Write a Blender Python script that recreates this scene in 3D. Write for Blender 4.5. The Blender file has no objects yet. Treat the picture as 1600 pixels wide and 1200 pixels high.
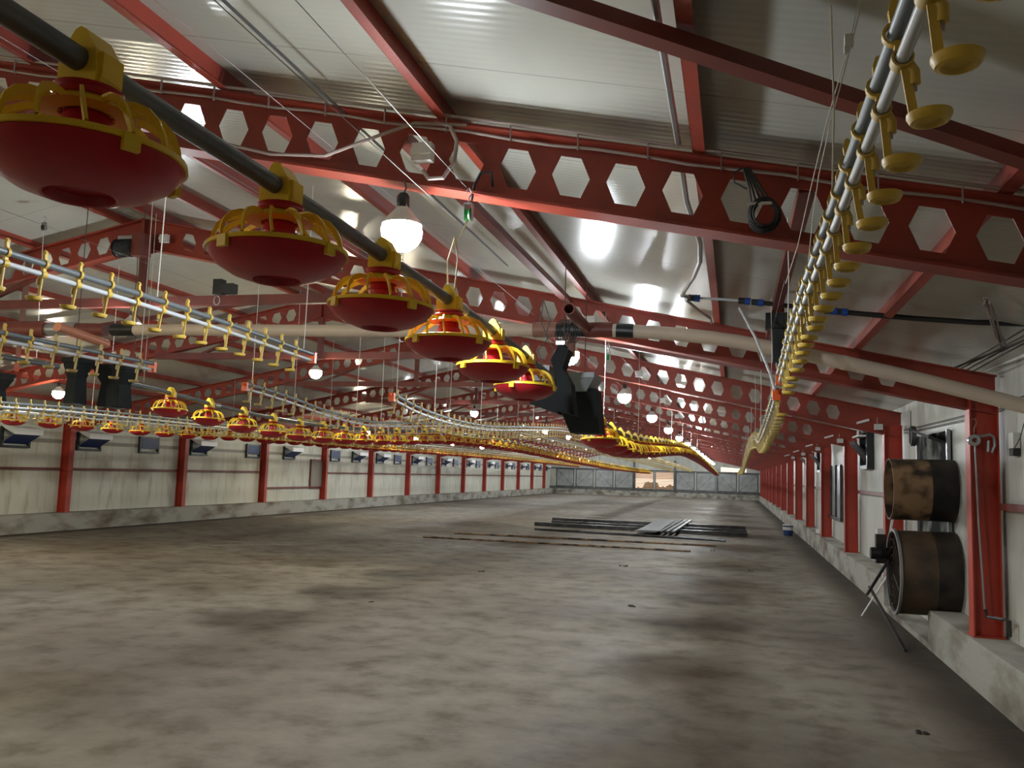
import bpy, bmesh, math, random
from mathutils import Vector, Matrix
from math import sin, cos, pi, tan, radians, atan2, sqrt
random.seed(7)
SC = bpy.context.scene
COL = SC.collection

# ------------------------------------------------------------------ camera
YAW, PIT, ROLL, FPX, CH = .2536, .1015, .032, 1348.5, 1.6
_f = Vector((-sin(YAW)*cos(PIT), cos(YAW)*cos(PIT), sin(PIT)))
_r0 = _f.cross(Vector((0, 0, 1))).normalized(); _u0 = _r0.cross(_f)
_r = _r0*cos(ROLL) + _u0*sin(ROLL); _u = _u0*cos(ROLL) - _r0*sin(ROLL)
cam_d = bpy.data.cameras.new('camera'); cam = bpy.data.objects.new('camera', cam_d); COL.objects.link(cam)
M = Matrix((_r, _u, -_f)).transposed().to_4x4(); M.translation = (0, 0, CH)
cam.matrix_world = M
cam_d.sensor_width = 36; cam_d.lens = FPX/1600*36; cam_d.clip_start = .02; cam_d.clip_end = 300
SC.camera = cam

# ------------------------------------------------------------------ world, exposure, light levels
W = bpy.data.worlds.new('world'); SC.world = W; W.use_nodes = True
W.node_tree.nodes['Background'].inputs[0].default_value = (1.0, .80, .62, 1)
W.node_tree.nodes['Background'].inputs[1].default_value = 1.5
SC.view_settings.view_transform = 'Standard'; SC.view_settings.look = 'None'
SC.view_settings.exposure = 0.0; SC.view_settings.gamma = 1
BULB_COOL, BULB_WARM = (.90, .96, 1.0), (1.0, .90, .66)
BULB_E = 400.0          # emission strength of a lit bulb globe

# ------------------------------------------------------------------ building numbers
SLOPE, XR0, ZE, XRIDGE = .2033, 1.884, 2.245, -6.27
XL0 = 2*XRIDGE - XR0            # -14.42
Y0, BAY = 7.97, 4.23
YFAR, YBACK = 70.1, -4.6
WR, WL = 2.16, -14.66
CURB_R, CURB_L, CURB_Z = 1.86, -14.31, .385
RAF_H, PUR_H = .33, .11
BASE_E = .0
def base(x):                     # underside of the rafters at x
    return ZE + SLOPE*(XR0 - x) if x > XRIDGE else ZE + SLOPE*(x - XL0)
def roof(x): return base(x) + RAF_H + PUR_H
FR = [Y0 + BAY*k for k in range(-2, 15)]    # 17 frames

# ------------------------------------------------------------------ materials
def mat(name, col, rough=.6, metal=0, var=0, scale=4., col2=None, bump=0, bscale=60., stretch=(1, 1, 1), spec=.5, detail=4, lo=.4, hi=.65):
    m = bpy.data.materials.new(name); m.use_nodes = True; nt = m.node_tree; b = nt.nodes['Principled BSDF']
    b.inputs['Base Color'].default_value = (*col, 1); b.inputs['Roughness'].default_value = rough
    b.inputs['Metallic'].default_value = metal; b.inputs['Specular IOR Level'].default_value = spec
    if col2 or bump:
        tc = nt.nodes.new('ShaderNodeTexCoord'); mp = nt.nodes.new('ShaderNodeMapping'); mp.inputs['Scale'].default_value = stretch
        nt.links.new(tc.outputs['Object'], mp.inputs[0])
    if col2:
        n = nt.nodes.new('ShaderNodeTexNoise'); n.inputs['Scale'].default_value = scale; n.inputs['Detail'].default_value = detail
        nt.links.new(mp.outputs[0], n.inputs['Vector'])
        r = nt.nodes.new('ShaderNodeValToRGB'); r.color_ramp.elements[0].position = lo; r.color_ramp.elements[1].position = hi
        r.color_ramp.elements[0].color = (*col, 1); r.color_ramp.elements[1].color = (*col2, 1)
        nt.links.new(n.outputs[0], r.inputs[0]); nt.links.new(r.outputs[0], b.inputs['Base Color'])
    if bump:
        n = nt.nodes.new('ShaderNodeTexNoise'); n.inputs['Scale'].default_value = bscale
        nt.links.new(mp.outputs[0], n.inputs['Vector'])
        bp = nt.nodes.new('ShaderNodeBump'); bp.inputs['Strength'].default_value = bump; bp.inputs['Distance'].default_value = .01
        nt.links.new(n.outputs[0], bp.inputs['Height']); nt.links.new(bp.outputs[0], b.inputs['Normal'])
    return m
def emis(name, col, s):
    m = mat(name, col); b = m.node_tree.nodes['Principled BSDF']
    b.inputs['Emission Color'].default_value = (*col, 1); b.inputs['Emission Strength'].default_value = s
    return m
REDC = mat('bright_red_paint', (.47, .052, .028), .5, col2=(.38, .045, .026), scale=3, bump=.1)
RED = mat('red_oxide_paint', (.31, .044, .024), .5, col2=(.215, .036, .024), scale=3, bump=.1)
REDB = mat('brown_red_paint', (.20, .045, .034), .5, col2=(.14, .034, .028), scale=3)
YEL = mat('yellow_plastic', (.90, .62, .025), .42, col2=(.80, .53, .035), scale=9)
YELF = mat('dull_yellow_plastic_far', (.50, .37, .12), .5, col2=(.42, .32, .12), scale=9)  # drinker yellow dulled in the colour itself for units far from the camera
YELD = mat('dusty_yellow_plastic', (.70, .48, .07), .45, col2=(.55, .39, .09), scale=9)
PANR = mat('red_plastic', (.50, .013, .026), .36, col2=(.38, .013, .024), scale=6)
PIPEG = mat('dark_galvanised_tube', (.10, .115, .12), .45, .3, col2=(.14, .15, .15), scale=6)
PIPEM = mat('grey_tube', (.15, .175, .19), .45, .2)
PIPEW = mat('pale_tube', (.52, .55, .58), .4)
PVC = mat('cream_pvc', (.68, .57, .46), .45, col2=(.58, .48, .39), scale=2)
PVCB = mat('brown_plastic', (.30, .15, .11), .4)
BLK = mat('black_plastic', (.012, .014, .016), .4, col2=(.025, .03, .033), scale=6)
HOP = mat('black_hopper_plastic', (.011, .014, .016), .7, col2=(.018, .022, .025), scale=3, spec=.2)
RUB = mat('black_rubber', (.012, .012, .012), .55)
WHITE = mat('white_plastic', (.62, .62, .60), .4)
CORD = mat('nylon_cord', (.62, .60, .54), .7)
CORDY = mat('tan_cord', (.60, .50, .30), .7)
WIRE = mat('dark_wire', (.05, .05, .05), .5)
CONDUIT = mat('conduit', (.30, .24, .22), .5)
STEEL = mat('galvanised', (.42, .43, .44), .35, .7)
BLUE = mat('blue_plastic', (.01, .06, .30), .4)
BLUEV = mat('dark_blue_vent', (.012, .035, .14), .5)
VENTW = mat('vent_white', (.86, .87, .87), .4)
GRN = mat('green_plastic', (.02, .30, .08), .4)
ORG = mat('orange_plastic', (.75, .12, .02), .4)
GREYP = mat('grey_board', (.34, .345, .33), .5, col2=(.24, .245, .235), scale=2)
RUST = mat('rusty_steel', (.27, .165, .085), .6, .15, col2=(.03, .02, .014), scale=4.2, detail=9, lo=.44, hi=.60, bump=.2)
SOOT = mat('sooty_steel', (.055, .038, .028), .55, .2, col2=(.008, .007, .006), scale=2.0, detail=6, lo=.35, hi=.55)
STAIN = mat('smoke_stained_sheet', (.26, .27, .24), .85, col2=(.012, .012, .011), scale=2.6, detail=8, lo=.30, hi=.52, spec=.1)
DKSTL = mat('dark_steel_profile', (.045, .048, .052), .35, .6, col2=(.09, .09, .09), scale=5)
GREYM = mat('grey_steel_sheet', (.30, .31, .32), .35, .5)
CURBM = mat('curb_concrete', (.38, .37, .32), .85, col2=(.15, .12, .085), scale=1.9, detail=9, lo=.44, hi=.66, bump=.4, bscale=25, stretch=(1, .6, 1.5))
BULBC = emis('lit_bulb_cool', BULB_COOL, BULB_E)
BULBW = emis('lit_bulb_warm', BULB_WARM, BULB_E*.9)

def nodes(m): return m.node_tree, m.node_tree.nodes['Principled BSDF']
def N(nt, t, **kw):
    n = nt.nodes.new(t)
    for k, v in kw.items():
        if k.startswith('i'):
            n.inputs[int(k[1:])].default_value = v
        else: setattr(n, k, v)
    return n
def ramp(nt, src, stops):
    r = nt.nodes.new('ShaderNodeValToRGB'); e = r.color_ramp.elements
    while len(e) < len(stops): e.new(.5)
    for i, (p, c) in enumerate(stops):
        e[i].position = p; e[i].color = (*c, 1) if len(c) == 3 else c
    nt.links.new(src, r.inputs[0]); return r.outputs[0]
def mix(nt, fac, a, b, mode='MIX'):
    n = nt.nodes.new('ShaderNodeMix'); n.data_type = 'RGBA'; n.blend_type = mode
    for sock, v in ((n.inputs[0], fac), (n.inputs[6], a), (n.inputs[7], b)):
        if hasattr(v, 'is_linked') or hasattr(v, 'links'): nt.links.new(v, sock)
        else: sock.default_value = v if isinstance(v, float) else (*v, 1)
    return n.outputs[2]
def noise(nt, vec, sc, det=5, st=(1, 1, 1), rough=.55):
    mp = nt.nodes.new('ShaderNodeMapping'); mp.inputs['Scale'].default_value = st; nt.links.new(vec, mp.inputs[0])
    n = nt.nodes.new('ShaderNodeTexNoise'); n.inputs['Scale'].default_value = sc; n.inputs['Detail'].default_value = det; n.inputs['Roughness'].default_value = rough
    nt.links.new(mp.outputs[0], n.inputs['Vector']); return n.outputs[0]
def math_(nt, op, a, b=0., c=None):
    n = nt.nodes.new('ShaderNodeMath'); n.operation = op
    for i, v in enumerate((a, b, c)):
        if v is None: continue
        if isinstance(v, (int, float)): n.inputs[i].default_value = v
        else: nt.links.new(v, n.inputs[i])
    return n.outputs[0]

# floor: swept concrete with brown litter stains
FLOOR = bpy.data.materials.new('stained_concrete'); FLOOR.use_nodes = True
nt, b = nodes(FLOOR); tc = nt.nodes.new('ShaderNodeTexCoord').outputs['Object']
n1 = noise(nt, tc, .55, 8, (1, .75, 1), .62); n2 = noise(nt, tc, 2.6, 8, (1, 1, 1), .6); n3 = noise(nt, tc, 14, 4); n4 = noise(nt, tc, .22, 3)
c1 = ramp(nt, n1, [(.28, (.125, .098, .068)), (.44, (.215, .19, .155)), (.66, (.295, .275, .235))])
c2 = ramp(nt, n2, [(.33, (.52, .46, .38)), (.50, (.90, .88, .85)), (.72, (1.15, 1.15, 1.13))])
c3 = mix(nt, 1.0, c1, c2, 'MULTIPLY')
c4 = mix(nt, 1.0, c3, ramp(nt, n4, [(.35, (.70, .66, .62)), (.65, (1.12, 1.12, 1.1))]), 'MULTIPLY')
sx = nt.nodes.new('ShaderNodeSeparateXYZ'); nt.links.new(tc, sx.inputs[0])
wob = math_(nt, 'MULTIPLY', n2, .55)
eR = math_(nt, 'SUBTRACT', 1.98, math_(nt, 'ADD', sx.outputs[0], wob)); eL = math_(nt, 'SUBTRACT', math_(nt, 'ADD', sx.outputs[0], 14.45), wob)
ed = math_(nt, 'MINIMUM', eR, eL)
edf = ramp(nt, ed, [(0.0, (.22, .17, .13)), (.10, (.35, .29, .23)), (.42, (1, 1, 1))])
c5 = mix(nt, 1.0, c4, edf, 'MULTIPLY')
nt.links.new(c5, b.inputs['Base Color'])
rr = ramp(nt, n1, [(.35, (.62, .62, .62)), (.6, (.9, .9, .9))]); nt.links.new(rr, b.inputs['Roughness'])
bp = nt.nodes.new('ShaderNodeBump'); bp.inputs['Strength'].default_value = .45; bp.inputs['Distance'].default_value = .012
nt.links.new(math_(nt, 'ADD', n3, math_(nt, 'MULTIPLY', n2, 2.)), bp.inputs['Height']); nt.links.new(bp.outputs[0], b.inputs['Normal'])

# ceiling: glossy micro-ribbed sandwich panels laid down the slope, one joint a metre
CEIL = bpy.data.materials.new('ceiling_panel'); CEIL.use_nodes = True
nt, b = nodes(CEIL); tc = nt.nodes.new('ShaderNodeTexCoord').outputs['Object']
sx = nt.nodes.new('ShaderNodeSeparateXYZ'); nt.links.new(tc, sx.inputs[0])
fr = math_(nt, 'FRACT', math_(nt, 'ADD', sx.outputs[1], 100.18)); seam = math_(nt, 'LESS_THAN', math_(nt, 'ABSOLUTE', math_(nt, 'SUBTRACT', fr, .5)), .004)
nn = noise(nt, tc, 1.2, 6, (1.5, .6, 1)); 
col = ramp(nt, nn, [(.3, (.44, .445, .39)), (.7, (.52, .525, .47))])
nt.links.new(mix(nt, math_(nt, 'MULTIPLY', seam, .6), col, (.22, .22, .19)), b.inputs['Base Color'])
b.inputs['Roughness'].default_value = .22; b.inputs['Specular IOR Level'].default_value = .4
rib = math_(nt, 'SINE', math_(nt, 'MULTIPLY', sx.outputs[1], 2*pi/.05))
h = math_(nt, 'ADD', math_(nt, 'MULTIPLY', rib, .16), math_(nt, 'ADD', math_(nt, 'MULTIPLY', seam, -2.), math_(nt, 'MULTIPLY', noise(nt, tc, 2.4, 3, (.5, 2, 1)), 1.0)))
bp = nt.nodes.new('ShaderNodeBump'); bp.inputs['Strength'].default_value = .55; bp.inputs['Distance'].default_value = .004
nt.links.new(h, bp.inputs['Height']); nt.links.new(bp.outputs[0], b.inputs['Normal'])

# walls: off-white panels, vertical joints, grime running down
def wallmat(name, axis, ca, cb, groove=None):
    m = bpy.data.materials.new(name); m.use_nodes = True; nt, b = nodes(m)
    tc = nt.nodes.new('ShaderNodeTexCoord').outputs['Object']; sx = nt.nodes.new('ShaderNodeSeparateXYZ'); nt.links.new(tc, sx.inputs[0])
    st = (1.2, 1.2, .35)
    base_ = ramp(nt, noise(nt, tc, 1.1, 8, st), [(.32, cb), (.62, ca)])
    grime = ramp(nt, noise(nt, tc, 5, 6, (1, 1, .25)), [(.30, (.70, .66, .58)), (.46, (1, 1, 1))])
    c = mix(nt, .8, base_, grime, 'MULTIPLY')
    fr = math_(nt, 'FRACT', math_(nt, 'ADD', sx.outputs[axis], 100.)); seam = math_(nt, 'LESS_THAN', fr, .012)
    c = mix(nt, math_(nt, 'MULTIPLY', seam, .55), c, (.26, .26, .22))
    if groove:
        g = math_(nt, 'LESS_THAN', math_(nt, 'ABSOLUTE', math_(nt, 'SUBTRACT', sx.outputs[2], groove)), .045)
        c = mix(nt, math_(nt, 'MULTIPLY', g, .8), c, (.26, .24, .21))
    nt.links.new(c, b.inputs['Base Color']); b.inputs['Roughness'].default_value = .5; b.inputs['Specular IOR Level'].default_value = .3
    bp = nt.nodes.new('ShaderNodeBump'); bp.inputs['Strength'].default_value = .3; bp.inputs['Distance'].default_value = .01
    nt.links.new(math_(nt, 'ADD', math_(nt, 'MULTIPLY', seam, -1.), noise(nt, tc, 1.5, 2)), bp.inputs['Height']); nt.links.new(bp.outputs[0], b.inputs['Normal'])
    return m
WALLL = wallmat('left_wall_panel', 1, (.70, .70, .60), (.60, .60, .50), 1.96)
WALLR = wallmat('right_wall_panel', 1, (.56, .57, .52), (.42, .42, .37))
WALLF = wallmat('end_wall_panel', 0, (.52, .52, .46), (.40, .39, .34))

# ------------------------------------------------------------------ mesh helpers
class MB:
    def __init__(s): s.v = []; s.f = []; s.m = []
    def add(s, vs, fs, mi=0):
        o = len(s.v); s.v += [tuple(v) for v in vs]
        for f in fs: s.f.append([i+o for i in f]); s.m.append(mi)
        return s
    def box(s, c, d, mi=0, R=None):
        hx, hy, hz = d[0]/2, d[1]/2, d[2]/2
        vs = [Vector((x, y, z)) for x in (-hx, hx) for y in (-hy, hy) for z in (-hz, hz)]
        if R is not None: vs = [R @ v for v in vs]
        vs = [v + Vector(c) for v in vs]
        return s.add(vs, [(0, 1, 3, 2), (4, 6, 7, 5), (0, 4, 5, 1), (2, 3, 7, 6), (0, 2, 6, 4), (1, 5, 7, 3)], mi)
    def hexa(s, lo, hi, mi=0):   # lo, hi: four points each, same winding
        return s.add(list(lo)+list(hi), [(3, 2, 1, 0), (4, 5, 6, 7)] + [(i, (i+1) % 4, (i+1) % 4+4, i+4) for i in range(4)], mi)
    def bar(s, a, b_, w, h, mi=0, up=(0, 0, 1)):
        a, b_ = Vector(a), Vector(b_); t = (b_-a).normalized(); u = Vector(up); x = t.cross(u).normalized(); z = x.cross(t)
        q = [x*sx*w/2 + z*sz*h/2 for sx, sz in ((-1, -1), (1, -1), (1, 1), (-1, 1))]
        return s.hexa([a+p for p in q], [b_+p for p in q], mi)
    def tube(s, pts, r, n=8, mi=0, cap=True):
        P = [Vector(p) for p in pts]; rs = r if isinstance(r, (list, tuple)) else [r]*len(P)
        rings = []; pu = None
        for i, p in enumerate(P):
            t = (P[min(i+1, len(P)-1)]-P[max(i-1, 0)]).normalized()
            if pu is None:
                pu = Vector((0, 0, 1)) if abs(t.z) < .9 else Vector((1, 0, 0))
            x = t.cross(pu).normalized(); pu = x.cross(t).normalized()
            rings.append([p + (x*cos(2*pi*k/n) + pu*sin(2*pi*k/n))*rs[i] for k in range(n)])
        vs = [v for R in rings for v in R]; fs = []
        for i in range(len(P)-1):
            for k in range(n): fs.append((i*n+k, i*n+(k+1) % n, (i+1)*n+(k+1) % n, (i+1)*n+k))
        if cap: fs += [tuple(range(n))[::-1], tuple((len(P)-1)*n+k for k in range(n))]
        return s.add(vs, fs, mi)
    def lathe(s, prof, n=32, mi=0, c=(0, 0, 0), axis='z', close=False):
        vs = []; fs = []
        for r_, z in prof:
            for k in range(n):
                a = 2*pi*k/n; p = (r_*cos(a), r_*sin(a), z)
                if axis == 'x': p = (z, r_*cos(a), r_*sin(a))
                if axis == 'y': p = (r_*cos(a), z, r_*sin(a))
                vs.append((p[0]+c[0], p[1]+c[1], p[2]+c[2]))
        m = len(prof)
        for i in range(m-1 if not close else m):
            j = (i+1) % m
            for k in range(n): fs.append((i*n+k, i*n+(k+1) % n, j*n+(k+1) % n, j*n+k))
        return s.add(vs, fs, mi)
    def prism(s, poly, a, b_, mi=0, plane='xz'):
        def P(u, v, w): return {'xz': (u, w, v), 'yz': (w, u, v), 'xy': (u, v, w)}[plane]
        n = len(poly)
        return s.add([P(u, v, a) for u, v in poly] + [P(u, v, b_) for u, v in poly],
                     [tuple(range(n))[::-1], tuple(range(n, 2*n))] + [(i, (i+1) % n, (i+1) % n+n, i+n) for i in range(n)], mi)
    def mesh(s, name, mats, smooth=False):
        me = bpy.data.meshes.new(name); me.from_pydata(s.v, [], s.f)
        mats = mats if isinstance(mats, (list, tuple)) else [mats]
        for m in mats: me.materials.append(m)
        for p, mi in zip(me.polygons, s.m): p.material_index = mi
        bm = bmesh.new(); bm.from_mesh(me); bmesh.ops.recalc_face_normals(bm, faces=bm.faces[:]); bm.to_mesh(me); bm.free()
        if smooth:
            for p in me.polygons: p.use_smooth = True
            me.set_sharp_from_angle(angle=radians(38))
        me.update(); return me
    def obj(s, name, mats, parent=None, smooth=False, loc=None):
        return link(name, s.mesh(name, mats, smooth), parent, loc)
def link(name, me, parent=None, loc=None):
    o = bpy.data.objects.new(name, me); COL.objects.link(o)
    if parent is not None: o.parent = parent
    if loc is not None: o.location = loc
    return o
def tag(o, label=None, cat=None, group=None, kind=None):
    if label: o['label'] = label
    if cat: o['category'] = cat
    if group: o['group'] = group
    if kind: o['kind'] = kind
    return o
def empty(name, loc, label=None, cat=None, group=None, rz=0):
    o = bpy.data.objects.new(name, None); COL.objects.link(o); o.location = loc; o.rotation_euler = (0, 0, rz)
    o.empty_display_size = .1
    return tag(o, label, cat, group)
def struct(o): o['kind'] = 'structure'; return o
def copy_tree(o, parent=None):
    c = o.copy(); COL.objects.link(c); c.parent = parent
    for ch in list(o.children): copy_tree(ch, c)
    return c
ORD = ['first', 'second', 'third', 'fourth', 'fifth', 'sixth', 'seventh', 'eighth', 'ninth', 'tenth', 'eleventh', 'twelfth', 'thirteenth', 'fourteenth', 'fifteenth', 'sixteenth', 'seventeenth']
def interp(pts, y):
    if y <= pts[0][0]: return pts[0][1]
    for i in range(len(pts)-1):
        y0, z0 = pts[i]; y1, z1 = pts[i+1]
        if y <= y1:
            zm = pts[i-1] if i > 0 else (2*y0-y1, z0); zp = pts[i+2] if i+2 < len(pts) else (2*y1-y0, z1)
            t = (y-y0)/(y1-y0); m0 = (z1-zm[1])/(y1-zm[0])*(y1-y0); m1 = (zp[1]-z0)/(zp[0]-y0)*(y1-y0)
            return (2*t**3-3*t*t+1)*z0+(t**3-2*t*t+t)*m0+(-2*t**3+3*t*t)*z1+(t**3-t*t)*m1
    return pts[-1][1]
def arange(a, b_, s):
    o = []; x = a
    while x < b_-1e-6: o.append(x); x += s
    return o+[b_]

# ------------------------------------------------------------------ the shell
struct(MB().box((-6.25, (YFAR+YBACK)/2, -.1), (17.6, YFAR-YBACK+1, .2)).obj('floor', FLOOR))
ceil_b = MB()
xa, xb = WL-.1, WR+.1
pr_ = [(xa, roof(xa)), (XRIDGE, roof(XRIDGE)), (xb, roof(xb)), (xb, roof(xb)+.08), (XRIDGE, roof(XRIDGE)+.08), (xa, roof(xa)+.08)]
ceil_b.add([(x, YBACK-.1, z) for x, z in pr_]+[(x, YFAR+.1, z) for x, z in pr_],
           [(0, 1, 7, 6), (1, 2, 8, 7), (2, 3, 9, 8), (3, 4, 10, 9), (4, 5, 11, 10), (5, 0, 6, 11), (0, 5, 4, 1), (1, 4, 3, 2), (6, 7, 10, 11), (7, 8, 9, 10)])
struct(ceil_b.obj('ceiling', CEIL))
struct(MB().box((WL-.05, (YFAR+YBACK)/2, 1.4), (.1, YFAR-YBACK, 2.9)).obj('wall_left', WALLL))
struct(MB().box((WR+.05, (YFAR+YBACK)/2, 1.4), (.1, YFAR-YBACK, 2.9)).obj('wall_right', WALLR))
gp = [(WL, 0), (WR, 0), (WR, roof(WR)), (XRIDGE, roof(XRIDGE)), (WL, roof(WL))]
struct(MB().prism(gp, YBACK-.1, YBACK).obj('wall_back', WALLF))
# far gable wall with two shutter openings and a narrow vent high on the right
PX = [-14.2+1.609*i for i in range(11)]            # post positions of the far wall
far = MB(); A0, A1, B0, B1 = PX[4]+.09, PX[5]-.09, PX[5]+.09, PX[6]-.09
zl, zh = .60, 2.0
def fb(x0, x1, z0, z1): far.box(((x0+x1)/2, YFAR+.06, (z0+z1)/2), (x1-x0, .12, z1-z0))
fb(WL, WR, 0, zl); fb(WL, A0, zl, zh); fb(A1, B0, zl, zh); fb(B1, WR, zl, zh)
V0, V1 = -1.0, .95
far.prism([(WL, zh), (V0, zh), (V0, 2.95), (V0, roof(V0)), (XRIDGE, roof(XRIDGE)), (WL, roof(WL))], YFAR, YFAR+.12)
fb(V0, V1, zh, 2.14); far.prism([(V0, 2.5), (V1, 2.4), (V1, roof(V1)), (V0, roof(V0))], YFAR, YFAR+.12)
far.prism([(V1, zh), (WR, zh), (WR, roof(WR)), (V1, roof(V1))], YFAR, YFAR+.12)
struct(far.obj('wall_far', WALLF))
struct(MB().box((0, YFAR-.12, CURB_Z/2+.05), (0, 0, 0)).box((-6.25, YFAR-.10, .20), (WR-WL, .2, .40)).obj('baseboard_far', CURBM)) if False else struct(MB().box((-6.25, YFAR-.10, .20), (WR-WL, .2, .40)).obj('baseboard_far', CURBM))
struct(MB().box((-6.25, YFAR-.07, .50), (WR-WL, .14, .20)).box((-6.25, YFAR-.09, 2.06), (WR-WL, .1, .09)).obj('trim_1', mat('dark_sill', (.10, .10, .095), .6, col2=(.06, .06, .055))))
# curbs, the right one broken by the fan pit
struct(MB().box(((CURB_L+WL)/2, (YFAR+YBACK)/2, CURB_Z/2), (CURB_L-WL, YFAR-YBACK, CURB_Z)).obj('baseboard_left', CURBM))
PIT0, PIT1 = 9.45, 12.05
cr = MB()
for a, b_ in ((YBACK, PIT0), (PIT1, YFAR-.2)):
    cr.box(((CURB_R+WR)/2, (a+b_)/2, CURB_Z/2), (WR-CURB_R, b_-a, CURB_Z))
cr.box(((CURB_R+WR)/2, (PIT0+PIT1)/2, .03), (WR-CURB_R, PIT1-PIT0, .06))
struct(cr.obj('baseboard_right', CURBM))

# ------------------------------------------------------------------ far wall: boards, shutters
for i in range(10):
    x0, x1 = PX[i]+.07, PX[i+1]-.07
    if i in (4, 5): continue
    t = empty('wall_shutter', ((x0+x1)/2, YFAR-.02, zl), 'grey closed sheet panel on the far end wall, %s panel from the left' % ORD[i], 'panel', 'closed panels on the far wall')
    w = x1-x0
    MB().box((0, 0, .69), (w-.04, .03, 1.38)).obj('sheet', GREYP, t)
    fr_ = MB()
    for s in (-1, 1): fr_.box((s*(w/2-.03), -.02, .69), (.05, .03, 1.40))
    for z in (.01, 1.38): fr_.box((0, -.02, z), (w, .03, .05))
    sgn = 1 if i % 2 else -1
    fr_.bar((-sgn*(w/2-.05), -.02, .05), (sgn*(w/2-.05), -.02, 1.33), .02, .03, up=(0, 1, 0))
    fr_.obj('frame', DKSTL, t)
SLAT = mat('shutter_slat', (.60, .36, .22), .5)
for j, (x0, x1) in enumerate(((A0, A1), (B0, B1))):
    t = empty('louvre_shutter', ((x0+x1)/2, YFAR+.05, zl), '%s of the two open louvres letting daylight through the far wall' % ('left one', 'right one')[j], 'louvre', 'daylit louvres in the far wall')
    w = x1-x0; sl = MB()
    for k in range(12):
        z = .06+k*.115; a = radians(58 if k > 6 else 30)
        sl.box((0, 0, z), (w, .10, .008), R=Matrix.Rotation(a, 3, 'X'))
    sl.obj('slats', SLAT, t)
    f2 = MB()
    for s in (-1, 1): f2.box((s*(w/2+.01), -.03, .70), (.04, .12, 1.42))
    for z in (0, 1.40): f2.box((0, -.03, z), (w, .12, .04))
    f2.obj('frame', DKSTL, t)
for i, (x, h) in enumerate(((PX[4], 2.9), (PX[6], 2.9), (PX[8]+.05, 2.35))):
    tag(MB().box((x, YFAR-.14, h/2+.1), (.13, .10, h-.2)).obj('wall_post', DKSTL), 'dark steel post on the far wall, %s' % ('left of the daylit louvres', 'right of the daylit louvres', 'short one near the right corner')[i], 'post')
bush = mat('leafy_hedge', (.03, .035, .015), .8)
bb = MB()
for i in range(16):
    bb.lathe([(.01, .0), (.35, .12), (.42, .35), (.3, .62), (.01, .75)], 9, c=(-9+i*.42+random.uniform(-.1, .1), 73.4+random.uniform(-.2, .2), random.uniform(-.1, .45)))
tag(bb.obj('hedge', bush, smooth=True), 'dark shrubbery outside, seen through the far louvres', 'bush')
struct(MB().box((-6.25, 80, -.15), (40, 19, .1)).obj('ground', mat('outside_ground', (.25, .2, .14), .9)))

# ------------------------------------------------------------------ columns and girts
def col_mesh(sgn):
    m = MB(); H = ZE+.12-CURB_Z
    m.box((sgn*.006, 0, H/2), (.012, .15, H)); m.box((sgn*.214, 0, H/2), (.012, .15, H)); m.box((sgn*.11, 0, H/2), (.20, .009, H))
    m.box((sgn*.11, 0, .006), (.24, .20, .012))
    return m.mesh('steel_column', REDC)
cm = {1: col_mesh(1), -1: col_mesh(-1)}
PXE = {1: XR0+.012, -1: XL0-.02}
for s, side in ((1, 'right'), (-1, 'left')):
    n = 0
    for k, y in enumerate(FR):
        if s == 1 and y < 3 or s == -1 and y < 15: continue
        o = link('steel_column', cm[s], None, (PXE[s], y, CURB_Z))
        if s == 1 and y > PIT0 and y < PIT1+.3: pass
        n += 1
        tag(o, 'red steel column on the %s wall, %s from the camera' % (side, 'outside the frame' if False else ORD[n-1]), 'column', 'red columns along the %s wall' % side)
def girt(x, y0, y1, z, label, sgn):
    o = MB().box((0, 0, 0), (.06, y1-y0, .055)).obj('wall_girt', REDB, loc=(x, (y0+y1)/2, z)); tag(o, label, 'rail', 'red rails along the walls')
for k in range(1, len(FR)-1):
    ya, yb = FR[k]+.085, FR[k+1]-.085
    if FR[k] > 2:
        if not (FR[k] < 9 and FR[k] > 7) and not (17 > FR[k] > 16):
            girt(WR-.035, ya, yb, 1.445, 'thin red rail across the right wall, bay %s from camera' % ORD[k-2], 1)
    if FR[k+1] > 14:
        z = .83 if 24.5 < FR[k] < 25.5 else 1.345
        girt(WL+.035, ya, yb, z, ('low red rail under the closed grey hatch of the left wall' if z < 1 else 'thin red rail across the left wall, bay %s from camera' % ORD[k-3]), -1)

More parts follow.
